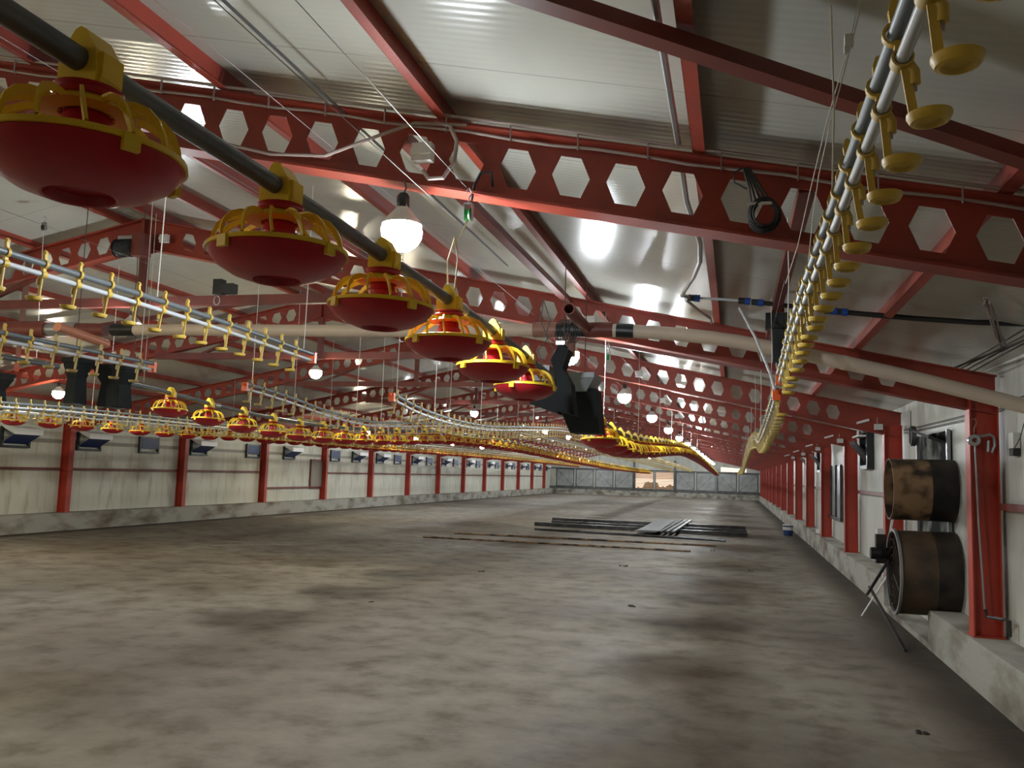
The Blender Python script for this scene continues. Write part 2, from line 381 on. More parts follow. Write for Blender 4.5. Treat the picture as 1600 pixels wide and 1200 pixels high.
# ------------------------------------------------------------------ honeycomb rafters
def rafter_mesh():
    m = MB(); t = .004; P = .25
    def half(sg):
        xe = (XR0+.23) if sg > 0 else (XL0-.23)
        L = abs(xe-XRIDGE)
        def pt(d, h, y):      # d distance from the ridge, h height above underside
            x = XRIDGE+sg*d; z = ZE + SLOPE*(abs(XR0-XRIDGE)-d)
            return (x, y, z+h-ZE)
        h0, h1, hm = .012, RAF_H-.012, RAF_H/2
        ns = int((L-.55-.35)/P); d0 = .42; d1 = d0+ns*P
        def solid(a, b_):
            m.hexa([pt(a, h0, -t), pt(b_, h0, -t), pt(b_, h0, t), pt(a, h0, t)], [pt(a, h1, -t), pt(b_, h1, -t), pt(b_, h1, t), pt(a, h1, t)])
        solid(0, d0); solid(d1, L)
        for i in range(ns):
            a = d0+i*P; c = a+P/2; b_ = a+P
            hx = [(c-.088, hm), (c-.047, hm+.093), (c+.047, hm+.093), (c+.088, hm), (c+.047, hm-.093), (c-.047, hm-.093)]
            F = [(a, h0), (a, hm), (a, h1), (b_, h1), (b_, hm), (b_, h0)]
            for y in (-t, t):
                vs = [pt(d, h, y) for d, h in hx+F]
                m.add(vs, [(0, 1, 8, 7), (1, 2, 9, 8), (2, 3, 10, 9), (3, 4, 11, 10), (4, 5, 6, 11), (5, 0, 7, 6)])
            vs = [pt(d, h, y) for y in (-t, t) for d, h in hx]
            m.add(vs, [(j, (j+1) % 6, (j+1) % 6+6, j+6) for j in range(6)])
        for h, th in ((0, .012), (RAF_H-.012, .012)):
            m.hexa([pt(0, h, -.07), pt(L, h, -.07), pt(L, h, .07), pt(0, h, .07)], [pt(0, h+th, -.07), pt(L, h+th, -.07), pt(L, h+th, .07), pt(0, h+th, .07)])
    half(1); half(-1)
    return m.mesh('honeycomb_rafter', RED)
RM = rafter_mesh()
# apex plate, king post, tie beam
zr = base(XRIDGE)-ZE
ap = MB().box((XRIDGE, 0, zr+RAF_H/2), (.03, .16, RAF_H)).prism([(XRIDGE-.34, zr+.0), (XRIDGE, zr+.02), (XRIDGE+.34, zr+.0), (XRIDGE, zr-.07)], -.006, .006).mesh('apex_plate', RED)
ztie = 3.31-ZE
xt = (3.31+.07-ZE)/SLOPE
kp = MB().box((XRIDGE, 0, (ztie+zr)/2), (.075, .075, zr-ztie)).mesh('king_post', REDB)
tb = MB().box((XRIDGE, 0, ztie), (2*(abs(XR0-XRIDGE)-(3.31-ZE)/SLOPE)+.1, .08, .10))
tb = tb.mesh('tie_beam', REDB)
st_ = MB()
for s in (-1, 1): st_.bar((XRIDGE+s*2.2, 0, ztie), (XRIDGE+s*1.35, 0, base(XRIDGE+1.35)-ZE+.01), .04, .05, up=(0, 1, 0))
st_ = st_.mesh('knee_strut', REDB)
for k, y in enumerate(FR):
    r = link('honeycomb_rafter', RM, None, (0, y, ZE))
    n = k-1
    tag(r, 'red roof rafter with a row of hexagonal holes, ' + ('behind the camera' if k == 0 else ORD[n]+' from the camera'), 'rafter', 'honeycomb roof rafters')
    link('apex_plate', ap, r); link('king_post', kp, r); link('tie_beam', tb, r)
    if 5 < y < 30: link('knee_strut', st_, r)
# ------------------------------------------------------------------ purlins
pn = [1.03, -.155, -1.33, -2.5, -3.68, -4.85, -6.02]
def purlin(x, i, side):
    z = base(x)+RAF_H; s = 1 if x > XRIDGE else -1
    m = MB(); w, hh, t = .055, PUR_H, .004
    L0, L1 = YBACK+.02, YFAR-.02
    Yc, Yl = (L0+L1)/2, L1-L0
    R = Matrix.Rotation(atan2(SLOPE, 1)*s, 3, 'Y')
    for c, d in (((-w/2+t/2, 0, hh/2-.002), (t, Yl, hh-.004)), ((0, 0, t/2), (w, Yl, t)), ((0, 0, hh-t), (w, Yl, t))):
        m.box(R @ Vector(c), d, R=R)
    o = m.obj('roof_purlin', RED, loc=(x, Yc, z+.004))
    tag(o, 'red steel purlin under the %s roof slope, %s up from the eave' % (side, ORD[i]), 'purlin', 'roof purlins')
for i, x in enumerate(pn): purlin(x, i, 'right')
for i, x in enumerate(pn): purlin(2*XRIDGE-x, i, 'left')
# roof braces
def brace(a, b_, label):
    o = MB().bar(a, b_, .07, .05).obj('roof_brace', REDB); tag(o, label, 'brace', 'roof bracing bars')
def rz(x, off=.30): return base(x)+off
brace((-6.2, FR[0]+.1, rz(-6.2)), (1.80, FR[1]-.10, rz(1.8)), 'long dark red diagonal brace crossing the nearest ceiling bay')
brace((-1.60, FR[1]+.1, rz(-1.6, .28)), (-1.52, FR[2]-.1, rz(-1.52, .28)), 'red square beam beside the purlin between the two nearest rafters')
brace((.30, FR[1]+.08, rz(.3, .30)), (.30, FR[2]-.08, rz(.3, .30)), 'dark red bar behind the black cable coil, second bay')
brace((-2.6, 10.9, rz(-2.6)), (1.75, 10.05, rz(1.75)), 'dark red strut crossing the third ceiling bay, right slope')
brace((-12.6, 9.9, rz(-12.6)), (-7.2, 11.5, rz(-7.2)), 'dark red strut crossing the left slope beyond second rafter')
brace((-7.9, FR[2]+.1, rz(-7.9)), (-11.9, FR[3]-.1, rz(-11.9)), 'red diagonal brace of the left roof slope, second bay')

# ------------------------------------------------------------------ bulbs on every frame
globe = MB(); n = 12
pf = [(.0005, -.102), (.042, -.093), (.074, -.068), (.093, -.034), (.097, 0), (.090, .022)]
globe.lathe(pf, n)
gm = {0: globe.mesh('globe_c', BULBC, True), 1: globe.mesh('globe_w', BULBW, True)}
bd = MB().lathe([(.090, .022), (.094, .024), (.084, .045), (.052, .080), (.034, .10), (.028, .11)], 16).mesh('heat_sink', WHITE, True)
sk = MB().lathe([(.026, .095), (.03, .10), (.03, .16), (.02, .175), (.001, .178)], 12).mesh('socket', BLK, True)
def bulb(x, y, z, row, n, warm=0, lit=True):
    t = empty('light_bulb', (x, y, z), None, None)
    link('globe', gm[warm] if lit else gm[warm], t); link('heat_sink', bd, t); link('socket', sk, t)
    top = base(x)-z
    MB().tube([(0, 0, .17), (.012, 0, top*.6+.06), (0, 0, top+.01)], .004, 6).obj('flex', WIRE, t)
    tag(t, ('lit bulb behind the camera, %s row' % row) if y < 0 else 'lit white bulb under the %s rafter from the camera, %s row of bulbs' % (ORD[n], row), 'light bulb', 'lit bulbs in three rows')
    return t
i0 = 0
for k, y in enumerate(FR[1:]): bulb(-1.50, y-.082, 2.71 if k else 2.70, 'right', k, 0)
bulb(-6.27, FR[0], 3.035, 'ridge', 0, 1); bulb(-11.02, FR[0], 2.68, 'left', 0, 1)
for k, y in enumerate(FR[1:]):
    if k in (3, 5, 11): continue
    bulb(-6.27, y-.12, 3.035, 'ridge', k, 1 if k in (0, 2, 6) else 0)
for k, y in enumerate(FR[1:]):
    if k in (3, 4, 9): continue
    bulb(-11.02, y-.082, 2.68, 'left', k, 1 if k in (0, 2, 5) else 0)

# ------------------------------------------------------------------ feeder pans
def pan_parts():
    P = {}
    # origin = pipe centre, pan rim .175 below
    z = -.175
    m = MB().lathe([(.178, z-.004), (.181, z-.008), (.176, z-.016), (.158, z-.038), (.118, z-.062), (.068, z-.078), (.063, z-.076), (.058, z-.058), (.0005, z-.055)], 40)
    m.lathe([(.178, z-.004), (.168, z-.010), (.145, z-.032), (.10, z-.052), (.0005, z-.052)], 40)
    P['pan'] = m.mesh('pan', PANR, True)
    g = MB()
    ring = [(.176, z-.006), (.186, z-.005), (.184, z+.006), (.172, z+.008), (.163, z+.012), (.163, z+.006)]
    g.lathe(ring, 40, close=True)
    for k in range(14):
        a = 2*pi*k/14; ca, sa = cos(a), sin(a); tw = .16
        pr = [(.170, z+.006, tw), (.167, z+.028, tw*.85), (.156, z+.054, tw*.66), (.136, z+.076, tw*.48), (.108, z+.088, tw*.3), (.080, z+.090, tw*.15), (.048, z+.086, 0)]
        pts = [(r_*cos(a+w), r_*sin(a+w), h_) for r_, h_, w in pr]
        V = []; 
        for (x, y, h_) in pts:
            d = Vector((x, y, 0)).normalized(); s_ = Vector((-d.y, d.x, 0))
            c = Vector((x, y, h_))
            V += [c-s_*.0032-Vector((0, 0, .007))-d*.003, c+s_*.0032-Vector((0, 0, .007))-d*.003, c+s_*.0032+Vector((0, 0, .007))+d*.003, c-s_*.0032+Vector((0, 0, .007))+d*.003]
        fs = []
        for i in range(len(pts)-1):
            for q in range(4): fs.append((i*4+q, i*4+(q+1) % 4, i*4+4+(q+1) % 4, i*4+4+q))
        g.add(V, fs)
    g.lathe([(.050, z+.078), (.088, z+.082), (.070, z+.094), (.054, z+.104), (.046, z+.112), (.040, z+.112), (.044, z+.090)], 24, close=True)
    for k in range(4):      # snap tabs
        a = pi/4+k*pi/2; R = Matrix.Rotation(a, 3, 'Z')
        g.box(R @ Vector((.184, 0, z-.012)), (.012, .030, .030), R=R)
    P['grill'] = g.mesh('grill', YEL, True)
    P['collar'] = MB().lathe([(.040, z+.106), (.060, z+.107), (.064, z+.113), (.058, z+.121), (.062, z+.127), (.050, z+.131), (.040, z+.131)], 28, close=True).mesh('collar', PANR, True)
    P['feed_cone'] = MB().lathe([(.0005, z-.045), (.085, z-.048), (.055, z-.012), (.050, z+.028), (.052, z+.050), (.046, z+.052), (.04, z+.080), (.0005, z+.08)], 24).mesh('feed_cone', PANR, True)
    t = MB()
    # housing: straight lower box, saddle round the pipe, pointed ridge above
    prof = [(-.040, z+.115), (.040, z+.115), (.042, -.022), (.036, .020), (.012, .058), (0, .064), (-.012, .058), (-.036, .020), (-.042, -.022)]
    t.prism(prof, -.034, .034)
    t.box((0, 0, -.012), (.100, .054, .05)); t.prism([(-.05, -.03), (.05, -.03), (.045, -.055), (-.045, -.055)], -.028, .028)
    t.lathe([(.0005, z+.085), (.042, z+.085), (.042, z+.125), (.0005, z+.125)], 20)
    P['pipe_housing'] = t.mesh('pipe_housing', YEL)
    return P
PP = pan_parts()
PM = {'pan': PANR, 'grill': YEL, 'collar': PANR, 'feed_cone': PANR, 'pipe_housing': YEL}
proto = None
def joined_pan():
    bm = bmesh.new(); mats = [PANR, YEL]
    me = bpy.data.meshes.new('feeder_pan_far')
    for k, p in PP.items():
        n0 = len(bm.faces); bm.from_mesh(p); bm.faces.ensure_lookup_table()
        for f in bm.faces[n0:]: f.material_index = 0 if PM[k] is PANR else 1
    bm.to_mesh(me); bm.free()
    for m in mats: me.materials.append(m)
    return me
PJ = joined_pan()
A_NEAR = [(-1.0, 2.335), (1.1, 2.335), (2.1, 2.335), (3.6, 2.315), (4.6, 2.285), (5.6, 2.235)]
A_FAR = [(7.2, 2.13), (7.5, 2.11), (9.0, 2.05), (11.2, 2.08), (15.6, 2.22), (21, 2.36), (26, 2.39), (36, 2.34), (50, 2.18), (64, 2.04)]
G_NEAR = [(2.0, 2.42), (6.35, 2.40)]
G_FAR = [(7.2, 2.35), (7.8, 2.325), (8.5, 2.275), (9.7, 2.21), (11.4, 2.18), (13.8, 2.24), (17.2, 2.38), (22.6, 2.40), (32, 2.24), (43, 2.10), (62, 2.03)]
I_LINE = [(6.0, 2.34), (11.6, 2.30), (15, 2.30), (17, 2.33), (23, 2.34), (32, 2.38), (45, 2.37), (60, 2.32)]
def feed_line(x, pts, y0, label):
    P = [(x, y, interp(pts, y)) for y in arange(pts[0][0], pts[-1][0], .5)]
    o = MB().tube(P, .0235, 14).obj('feed_tube', PIPEG, smooth=True); tag(o, label, 'feed pipe', 'feed auger tubes')
    j = MB()
    for y in arange(pts[0][0]+1.6, pts[-1][0]-.2, 3.0)[:-1]:
        z = interp(pts, y); j.tube([(x, y-.05, z), (x, y+.05, z)], .028, 12)
    j.obj('coupling_sleeves', STEEL, o, smooth=True)
    return o
def pans(x, pts, ys, where, first_labels=None):
    global proto
    for i, y in enumerate(ys):
        z = interp(pts, y)
        dist = sqrt(x*x+y*y)
        yaw = random.uniform(0, 6.28) if i > 5 or first_labels is None else (.35, .5, .2, .3, .15, .6)[i]
        lab = (first_labels[i] if first_labels and i < len(first_labels) else ('yellow and red feeder pan on %s, %s of it' % (where, ORD[i]) if i < 17 else 'distant tiny feeder pan on '+where))
        if dist < 22:
            if proto is None:
                t = empty('feeder_pan', (x, y, z))
                for k, me in PP.items(): link(k, me, t)
                proto = t
            else:
                t = copy_tree(proto)
            t.location = (x, y, z)
            for c in t.children:
                if c.name.split('.')[0] in ('pan', 'grill'): c.rotation_euler = (0, 0, yaw)
        else:
            t = link('feeder_pan', PJ, None, (x, y, z))
        dz = (interp(pts, y+.1)-interp(pts, y-.1))/.2
        t.rotation_euler = (atan2(dz, 1)*.6, random.uniform(-.02, .02), 0)
        tag(t, lab, 'feeder pan', 'feeder pans on '+where)
PITCH = .712
LA = ['largest yellow and red feeder pan, nearest the camera at upper left', 'second feeder pan from the camera on the dark tube, left of bright bulb',
      'third feeder pan on the nearest tube, right under the brightest bulb', 'fourth feeder pan on the nearest tube, its red bowl brightly lit',
      'fifth feeder pan on the nearest tube, overlapping the one behind it', 'sixth feeder pan of nearest tube, last before the black hopper']
feed_line(-1.18, A_NEAR, 0, 'dark thick feed tube running over the nearest big feeder pans')
feed_line(-1.18, A_FAR, 0, 'sagging feed tube beyond the black hopper, nearest feeder row')
feed_line(-5.8, G_NEAR, 0, 'feed tube of the middle row, before its black hopper')
feed_line(-5.8, G_FAR, 0, 'feed tube of the middle feeder row beyond its black hopper')
feed_line(-10.4, I_LINE, 0, 'feed tube of the feeder row closest to the left wall')
pans(-1.18, A_NEAR, [1.31+PITCH*i for i in range(6)], 'the nearest feed tube', LA)
pans(-1.18, A_FAR, arange(7.83, 63.6, PITCH)[:-1], 'the sagging feed tube beyond the hopper', ['feeder pan just right of the black hopper, first of the sagging far row'])
pans(-5.8, G_FAR, arange(7.95, 61.6, PITCH)[:-1], 'the middle feed tube', ['leftmost and largest feeder pan of the middle row, beside the hanging hoppers'])
pans(-10.4, I_LINE, arange(10.6, 59.6, PITCH)[:-1], 'the feed tube nearest the left wall')

# ------------------------------------------------------------------ nipple drinker lines
def nipple_mesh(sg, lo=False):
    """origin at centre of the lower pipe; line runs along y; cup on side sg"""
    m = MB(); n = 8 if lo else 14
    m.lathe([(.0135, -.013), (.0175, -.013), (.0175, .013), (.0135, .013)], n, axis='y', close=True)
    if not lo:
        m.lathe([(.0155, -.007), (.0205, -.007), (.0205, .007), (.0155, .007)], n, c=(-sg*.008, 0, .044), axis='y', close=True)
    else:
        m.box((-sg*.008, 0, .044), (.036, .012, .036))
    m.box((-sg*.004, 0, .022), (.013, .016, .020))
    m.prism([(-sg*.008-.007, .062), (-sg*.008+.007, .062), (-sg*.008+.005, .082), (-sg*.008+.010, .094), (-sg*.008+.002, .104), (-sg*.008-.005, .100), (-sg*.008-.009, .084)], -.007, .007)
    m.tube([(sg*.010, 0, -.008), (sg*.018, 0, -.022), (sg*.018, 0, -.044)], .0085, n)
    m.bar((sg*.004, 0, -.012), (sg*.014, .0, -.104), .014, .006, up=(0, 1, 0))
    return m
def cup_mesh(sg, lo=False):
    n = 10 if lo else 24
    return MB().lathe([(.0005, -.106), (.018, -.106), (.022, -.112), (.029, -.110), (.0345, -.100), (.0345, -.095), (.031, -.095), (.026, -.103), (.0005, -.101)], n, c=(sg*.036, 0, 0))
def nib(sg): return MB().tube([(sg*.018, 0, -.044), (sg*.018, 0, -.056)], .0028, 8)
NM = {}
for sg in (1, -1):
    NM[sg, 'b'] = nipple_mesh(sg).mesh('nipple_drinker', YELD, True)
    NM[sg, 'c'] = cup_mesh(sg).mesh('drip_cup', YELD, True)
    NM[sg, 'n'] = nib(sg).mesh('pin', STEEL, True)
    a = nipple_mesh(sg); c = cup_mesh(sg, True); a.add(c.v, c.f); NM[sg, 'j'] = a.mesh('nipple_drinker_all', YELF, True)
def drinker(x, pts, sg, label, y_start=None, ends=True, pitch=.2, cap=100, grp='drinker lines'):
    ys0, ys1 = pts[0][0], pts[-1][0]
    t = empty('drinker_line', (x, ys0, interp(pts, ys0)), label, 'drinker line', grp)
    T = Vector(t.location)
    L = arange(ys0, ys1, .25)
    low = [Vector((x, y, interp(pts, y)))-T for y in L]
    MB().tube(low, .0115, 10).obj('water_pipe', PIPEW, t, smooth=True)
    MB().tube([p+Vector((-sg*.008, 0, .044)) for p in low], .0140, 10).obj('support_pipe', PIPEM, t, smooth=True)
    if ends:
        for p, s in ((low[0], 1), (low[-1], -1)):
            MB().box((p.x, p.y, p.z+.018), (.05, .03, .075)).tube([(p.x, p.y, p.z+.05), (p.x, p.y-s*.05, p.z+.03)], .012, 8).obj('end_cap', ORG, t)
    ny = arange(ys0+.1, ys1-.1, pitch)[:-1]
    rest = MB(); a = nipple_mesh(sg, True); c = cup_mesh(sg, True)
    for i, y in enumerate(ny):
        p = Vector((x, y, interp(pts, y)))-T
        sl = atan2(interp(pts, y+.05)-interp(pts, y-.05), .1)
        if i < cap:
            near = sqrt(x*x+y*y) < 6.0
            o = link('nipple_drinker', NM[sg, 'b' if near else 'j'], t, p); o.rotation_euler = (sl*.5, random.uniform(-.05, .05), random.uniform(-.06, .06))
            if near:
                link('drip_cup', NM[sg, 'c'], o); link('pin', NM[sg, 'n'], o)
        else:
            for q in (a, c): rest.add([Vector(v)+p for v in q.v], q.f)
    if rest.v: tag(rest.obj('nipple_drinker', YELF, t), kind='stuff')
    return t
B1 = [(.55, 2.28), (1.3, 2.285), (2.5, 2.285), (3.4, 2.285), (4.1, 2.27), (5.3, 2.18)]
B2 = [(5.75, 2.13), (6.4, 2.09), (7.6, 2.04), (8.9, 2.0), (9.8, 2.0), (11.2, 2.1), (13.5, 2.17), (16, 2.22), (20, 2.17), (25, 2.05), (30, 1.9), (40, 1.95), (62, 1.95)]
C1 = [(1.9, 2.375), (3.8, 2.37), (4.6, 2.355), (5.45, 2.33)]
C2 = [(6.92, 2.19), (7.5, 2.13), (8.45, 2.085), (9.9, 2.09), (11.8, 2.19), (15, 2.34), (20, 2.34), (27, 2.30), (45, 2.2), (62, 2.1)]
D1 = [(2.6, 2.275), (5.45, 2.265)]
D2 = [(6.7, 2.25), (7.5, 2.20), (8.3, 2.13), (9.4, 2.09), (10.9, 2.17), (12.9, 2.29), (16, 2.38), (21, 2.38), (40, 2.3), (62, 2.1)]
H1 = [(5.5, 2.10), (7.4, 2.11), (8.3, 2.13), (10.7, 2.13), (14.7, 2.12), (18, 2.16), (22, 2.20), (42, 2.22), (62, 2.15)]
H2 = [(7.0, 2.14), (8.9, 2.15), (12.8, 2.19), (16, 2.22), (30, 2.26), (62, 2.2)]
H3 = [(9.5, 2.36), (16, 2.38), (30, 2.40), (62, 2.3)]
drinker(.26, B1, 1, 'nearest nipple drinker line with round drip cups, at upper right')
drinker(.26, B2, 1, 'wavy sagging drinker line beyond the orange clips at right')
drinker(-2.86, C1, -1, 'drinker line at left above the dangling cords, largest on that side')
drinker(-2.86, C2, -1, 'drinker line starting at an orange end right of the small bulb')
drinker(-4.15, D1, -1, 'short drinker line at the left edge in front of the black hoppers')
drinker(-4.15, D2, -1, 'sagging drinker line behind and above the middle feeder row')
drinker(-7.45, H1, -1, 'drinker line behind the middle feeder row, above the wall vents')
drinker(-8.9, H2, -1, 'drinker line just in front of the leftmost feeder row')
drinker(-11.9, H3, -1, 'farthest drinker line, beside the left wall')

# ------------------------------------------------------------------ cords and pulleys
def cord(pts, label, m=CORD, r=.003, name='hanging_cord', cat='cord', grp='suspension cords'):
    o = MB().tube(pts, r, 6).obj(name, m); tag(o, label, cat, grp); return o
def susp(x, y, z, n, where, m=CORD, r=.0028):
    zt_ = base(x)+RAF_H
    return cord([(x, y, zt_), (x+.006, y, (zt_+z)/2), (x, y, z+.02)], 'pale cord holding up the %s, %s of its row' % (where, ORD[n % 17]), m, r)
for n, y in enumerate((2.4, 4.4)): susp(.252, y, interp(B1, y)+.04, n, 'nearest drinker line')
for n, y in enumerate((6.4, 8.9, 11.2, 14, 17, 20, 24, 28)): susp(.252, y, interp(B2, y)+.04, n, 'wavy drinker line')
for n, y in enumerate((3.74, 5.3)): susp(-2.85, y, interp(C1, y)+.04, n, 'left drinker line')
for n, y in enumerate((7.0, 8.0, 9.6, 12.3, 16.5, 21)): susp(-2.85, y, interp(C2, y)+.04, n, 'drinker line behind the fourth feeder pan')
for n, y in enumerate((5.3,)): susp(-4.14, y, interp(D1, y)+.04, n, 'short drinker line')
for n, y in enumerate((6.8, 9, 12.3, 16.5)): susp(-4.14, y, interp(D2, y)+.04, n, 'drinker line over the middle feeder row')
for n, y in enumerate((9.0, 12.2, 15, 18, 22)): susp(-7.44, y, interp(H1, y)+.04, n, 'drinker line behind the middle feeder row')
for n, y in enumerate((8.0, 11.0, 14.2, 17.0, 20.7, 24.9, 29.1)): susp(-1.18, y, interp(A_FAR, y)+.03, n, 'sagging feeder row')
for n, y in enumerate((7.5, 10.6, 13.6, 17.0, 21)): susp(-5.8, y, interp(G_FAR, y)+.03, n, 'middle feeder row')
for n, y in enumerate((12.2, 16.4, 20.7, 25)): susp(-10.4, y, interp(I_LINE, y)+.03, n, 'leftmost feeder row')
def pulley(x, y, z, label, m=GRN):
    t = empty('pulley', (x, y, z), label, 'pulley')
    MB().lathe([(.001, -.012), (.03, -.012), (.024, 0), (.03, .012), (.001, .012)], 20, axis='x').obj('wheel', m, t, smooth=True)
    MB().box((-.018, 0, .012), (.004, .03, .08)).box((.018, 0, .012), (.004, .03, .08)).box((0, 0, .05), (.04, .03, .006)).obj('bracket', STEEL, t)
    MB().tube([(0, 0, .05), (0, 0, .08), (.015, 0, .10), (0, 0, .125), (-.015, 0, .105)], .004, 8).obj('hook', STEEL, t)
# double tan rope over the fourth pan (row A) with a green pulley under rafter 1
susp_y = 3.44
pulley(-1.18, 3.66, 2.76, 'green pulley on a dark strap under the nearest rafter')
cord([(-1.18, 3.66, 2.74), (-1.18, 3.55, 2.62), (-1.18, 3.47, 2.60)], 'short tan rope between green pulley and rope loop', CORDY, .004)
cord([(-1.175, 3.47, 2.60), (-1.20, 3.46, 2.50), (-1.195, 3.46, 2.36)], 'left strand of tan rope loop above the fourth feeder pan', CORDY, .004)
cord([(-1.175, 3.47, 2.60), (-1.155, 3.46, 2.50), (-1.165, 3.46, 2.36)], 'right strand of tan rope loop above the fourth feeder pan', CORDY, .004)
cord([(-1.18, 3.70, 2.84), (-1.16, 3.67, 2.90), (-1.13, 3.66, 2.95), (-1.08, 3.67, 2.96), (-1.08, 3.70, 2.90)], 'dark strap hooked through a hexagonal hole above green pulley', BLK, .007, 'strap', 'strap', 'straps')
pulley(-1.12, 7.8, 2.67, 'green pulley beside the transverse pipe, above far black hopper')
pulley(-6.9, 7.2, 3.95, 'round dark pulley under the roof left of the big feeder pan', BLK)
cord([(-6.9, 7.2, 3.93), (-6.88, 7.2, 3.3), (-6.85, 7.2, 2.6)], 'thin cord dropping from the dark pulley at left')
# long winch wires under the roof
WIREG = mat('grey_wire', (.22, .21, .20), .5, .3)
def wirey(x, y0, y1, z, label, m=WIREG, r=.0016, x1=None):
    x1 = x if x1 is None else x1
    cord([(x, y0, z), ((x+x1)/2, (y0+y1)/2, z-.02), (x1, y1, z)], label, m, r, 'winch_wire', 'wire', 'long winch wires')
wirey(-1.84, -3, 6.9, 3.33, 'thick dark cable sagging across the nearest ceiling bay', WIRE, .007, -1.86)
wirey(-1.86, -3, 20, 3.12, 'pale wire running lengthwise beside the dark cable')
wirey(-1.2, 1, 30, 2.90, 'pale wire running lengthwise over the nearest feeder row')
wirey(-1.22, -3, 3.6, 2.72, 'thin wire just above the nearest feeder tube')
wirey(.27, 5, 40, 2.72, 'thin wire running lengthwise over the right drinker line')
wirey(-2.9, -2, 30, 3.3, 'thin wire running lengthwise over the left drinker line')
wirey(-5.8, 3, 30, 3.6, 'thin wire running lengthwise over the middle feeder row')
# the cord pair at upper right with tensioner
t = empty('cord_tensioner', (.31, 2.5, 2.85), 'small white tensioner block on the twin cord at upper right', 'tensioner')
MB().box((0, 0, 0), (.024, .022, .034)).box((-.006, 0, -.026), (.014, .016, .02)).obj('block', WHITE, t)
cord([(.343, 2.5, 2.99), (.316, 2.5, 2.86), (.270, 2.7, 2.70), (.245, 3.0, 2.58), (.225, 3.3, 2.47), (.20, 3.62, 2.40)], 'left strand of the twin cord at upper right', CORD, .0020)
cord([(.350, 2.5, 2.99), (.322, 2.5, 2.86), (.282, 2.7, 2.70), (.264, 2.9, 2.60), (.262, 3.1, 2.52), (.262, 3.4, 2.34)], 'right strand of the twin cord at upper right', CORD, .0020)

# ------------------------------------------------------------------ transverse feed pipe and hoppers
YT = 7.0
TP = [(-6.0, 2.84), (-5.0, 2.83), (-3.0, 2.80), (-1.0, 2.785), (-.2, 2.72), (.25, 2.64), (1.18, 2.43), (2.0, 2.21), (2.14, 2.17)]
def tpipe(x0, x1, label):
    pts = [(x, YT, interp(TP, x)) for x in arange(x0, x1, .2)]
    o = MB().tube(pts, .055, 20).obj('conveyor_pipe', PVC, smooth=True); tag(o, label, 'conveyor pipe', 'cross conveyor pipes'); return o
o = tpipe(-5.75, -1.62, 'left length of the cream plastic pipe crossing the hall')
MB().tube([(-5.80, YT, 2.84), (-5.55, YT, 2.838)], .062, 20).obj('black_sleeve', BLK, o, smooth=True)
o = tpipe(-.98, 2.14, 'right length of the cream plastic pipe, running down to the right wall')
MB().tube([(-.94, YT, 2.783), (-.80, YT, 2.775)], .061, 20).obj('black_sleeve', BLK, o, smooth=True)
MB().tube([(.8, YT, interp(TP, .8)), (.84, YT, interp(TP, .84))], .058, 20).obj('joint', PVC, o, smooth=True)
t = empty('auger_outlet', (-1.3, YT, 2.79), 'brown junction body joining the two cream pipes above the black hoppers', 'pipe junction')
MB().tube([(-.34, 0, .005), (-.14, 0, .005)], .066, 20).obj('brown_bell', PVCB, t, smooth=True)
MB().tube([(-.14, 0, .0), (.10, 0, .0)], .058, 20).lathe([(.058, -.012), (.075, -.012), (.075, .012), (.058, .012)], 20, c=(-.08, 0, 0), axis='x', close=True).lathe([(.058, -.012), (.075, -.012), (.075, .012), (.058, .012)], 20, c=(0, 0, 0), axis='x', close=True).obj('clear_body', BLK, t, smooth=True)
MB().tube([(.10, 0, 0), (.33, 0, 0)], .064, 20).obj('red_sleeve', REDB, t, smooth=True)
MB().tube([(-.04, 0, -.03), (-.04, 0, -.22)], .06, 16).obj('drop_chute', PVCB, t, smooth=True)
ct = MB()
for i in range(7):
    a0 = random.uniform(0, 6)
    ct.tube([(-.1+.02*i+.05*cos(a0+k*.8), -.07+.02*sin(k), -.02+.10*sin(a0+k*.8)) for k in range(9)], .0035, 6)
ct.obj('loose_flex', WIRE, t, smooth=True)
m = MB(); m.lathe([(.037, 0), (.046, 0), (.046, .70), (.037, .70)], 24, axis='y', close=True)
o = m.obj('open_tube', REDB, t, smooth=True, loc=(.09, -.70, .045)); o.rotation_euler = (-.06, 0, -.04)
# left end of the pipe: dark red drive
t = empty('auger_drive', (-6.3, YT, 2.85), 'dark red motor drive on the left end of the cream pipe', 'motor')
MB().tube([(.42, 0, -.01), (.1, 0, 0)], .06, 18).obj('gear_sleeve', REDB, t, smooth=True)
MB().tube([(.1, 0, 0), (-.25, 0, .0)], .068, 18).obj('coupling', STEEL, t, smooth=True)
MB().tube([(-.25, 0, 0), (-1.3, 0, 0)], .085, 22).obj('motor_body', REDB, t, smooth=True)
MB().box((-.5, 0, -.12), (.3, .12, .06)).obj('terminal_box', BLK, t)
t = tag(MB().tube([(-5.8, 6.30, 2.75), (-5.8, 6.93, 2.69)], .042, 18).obj('pipe_stub', mat('orange_pvc', (.62, .25, .15), .4), smooth=True), 'short orange pipe stub under the left motor drive', 'pipe')
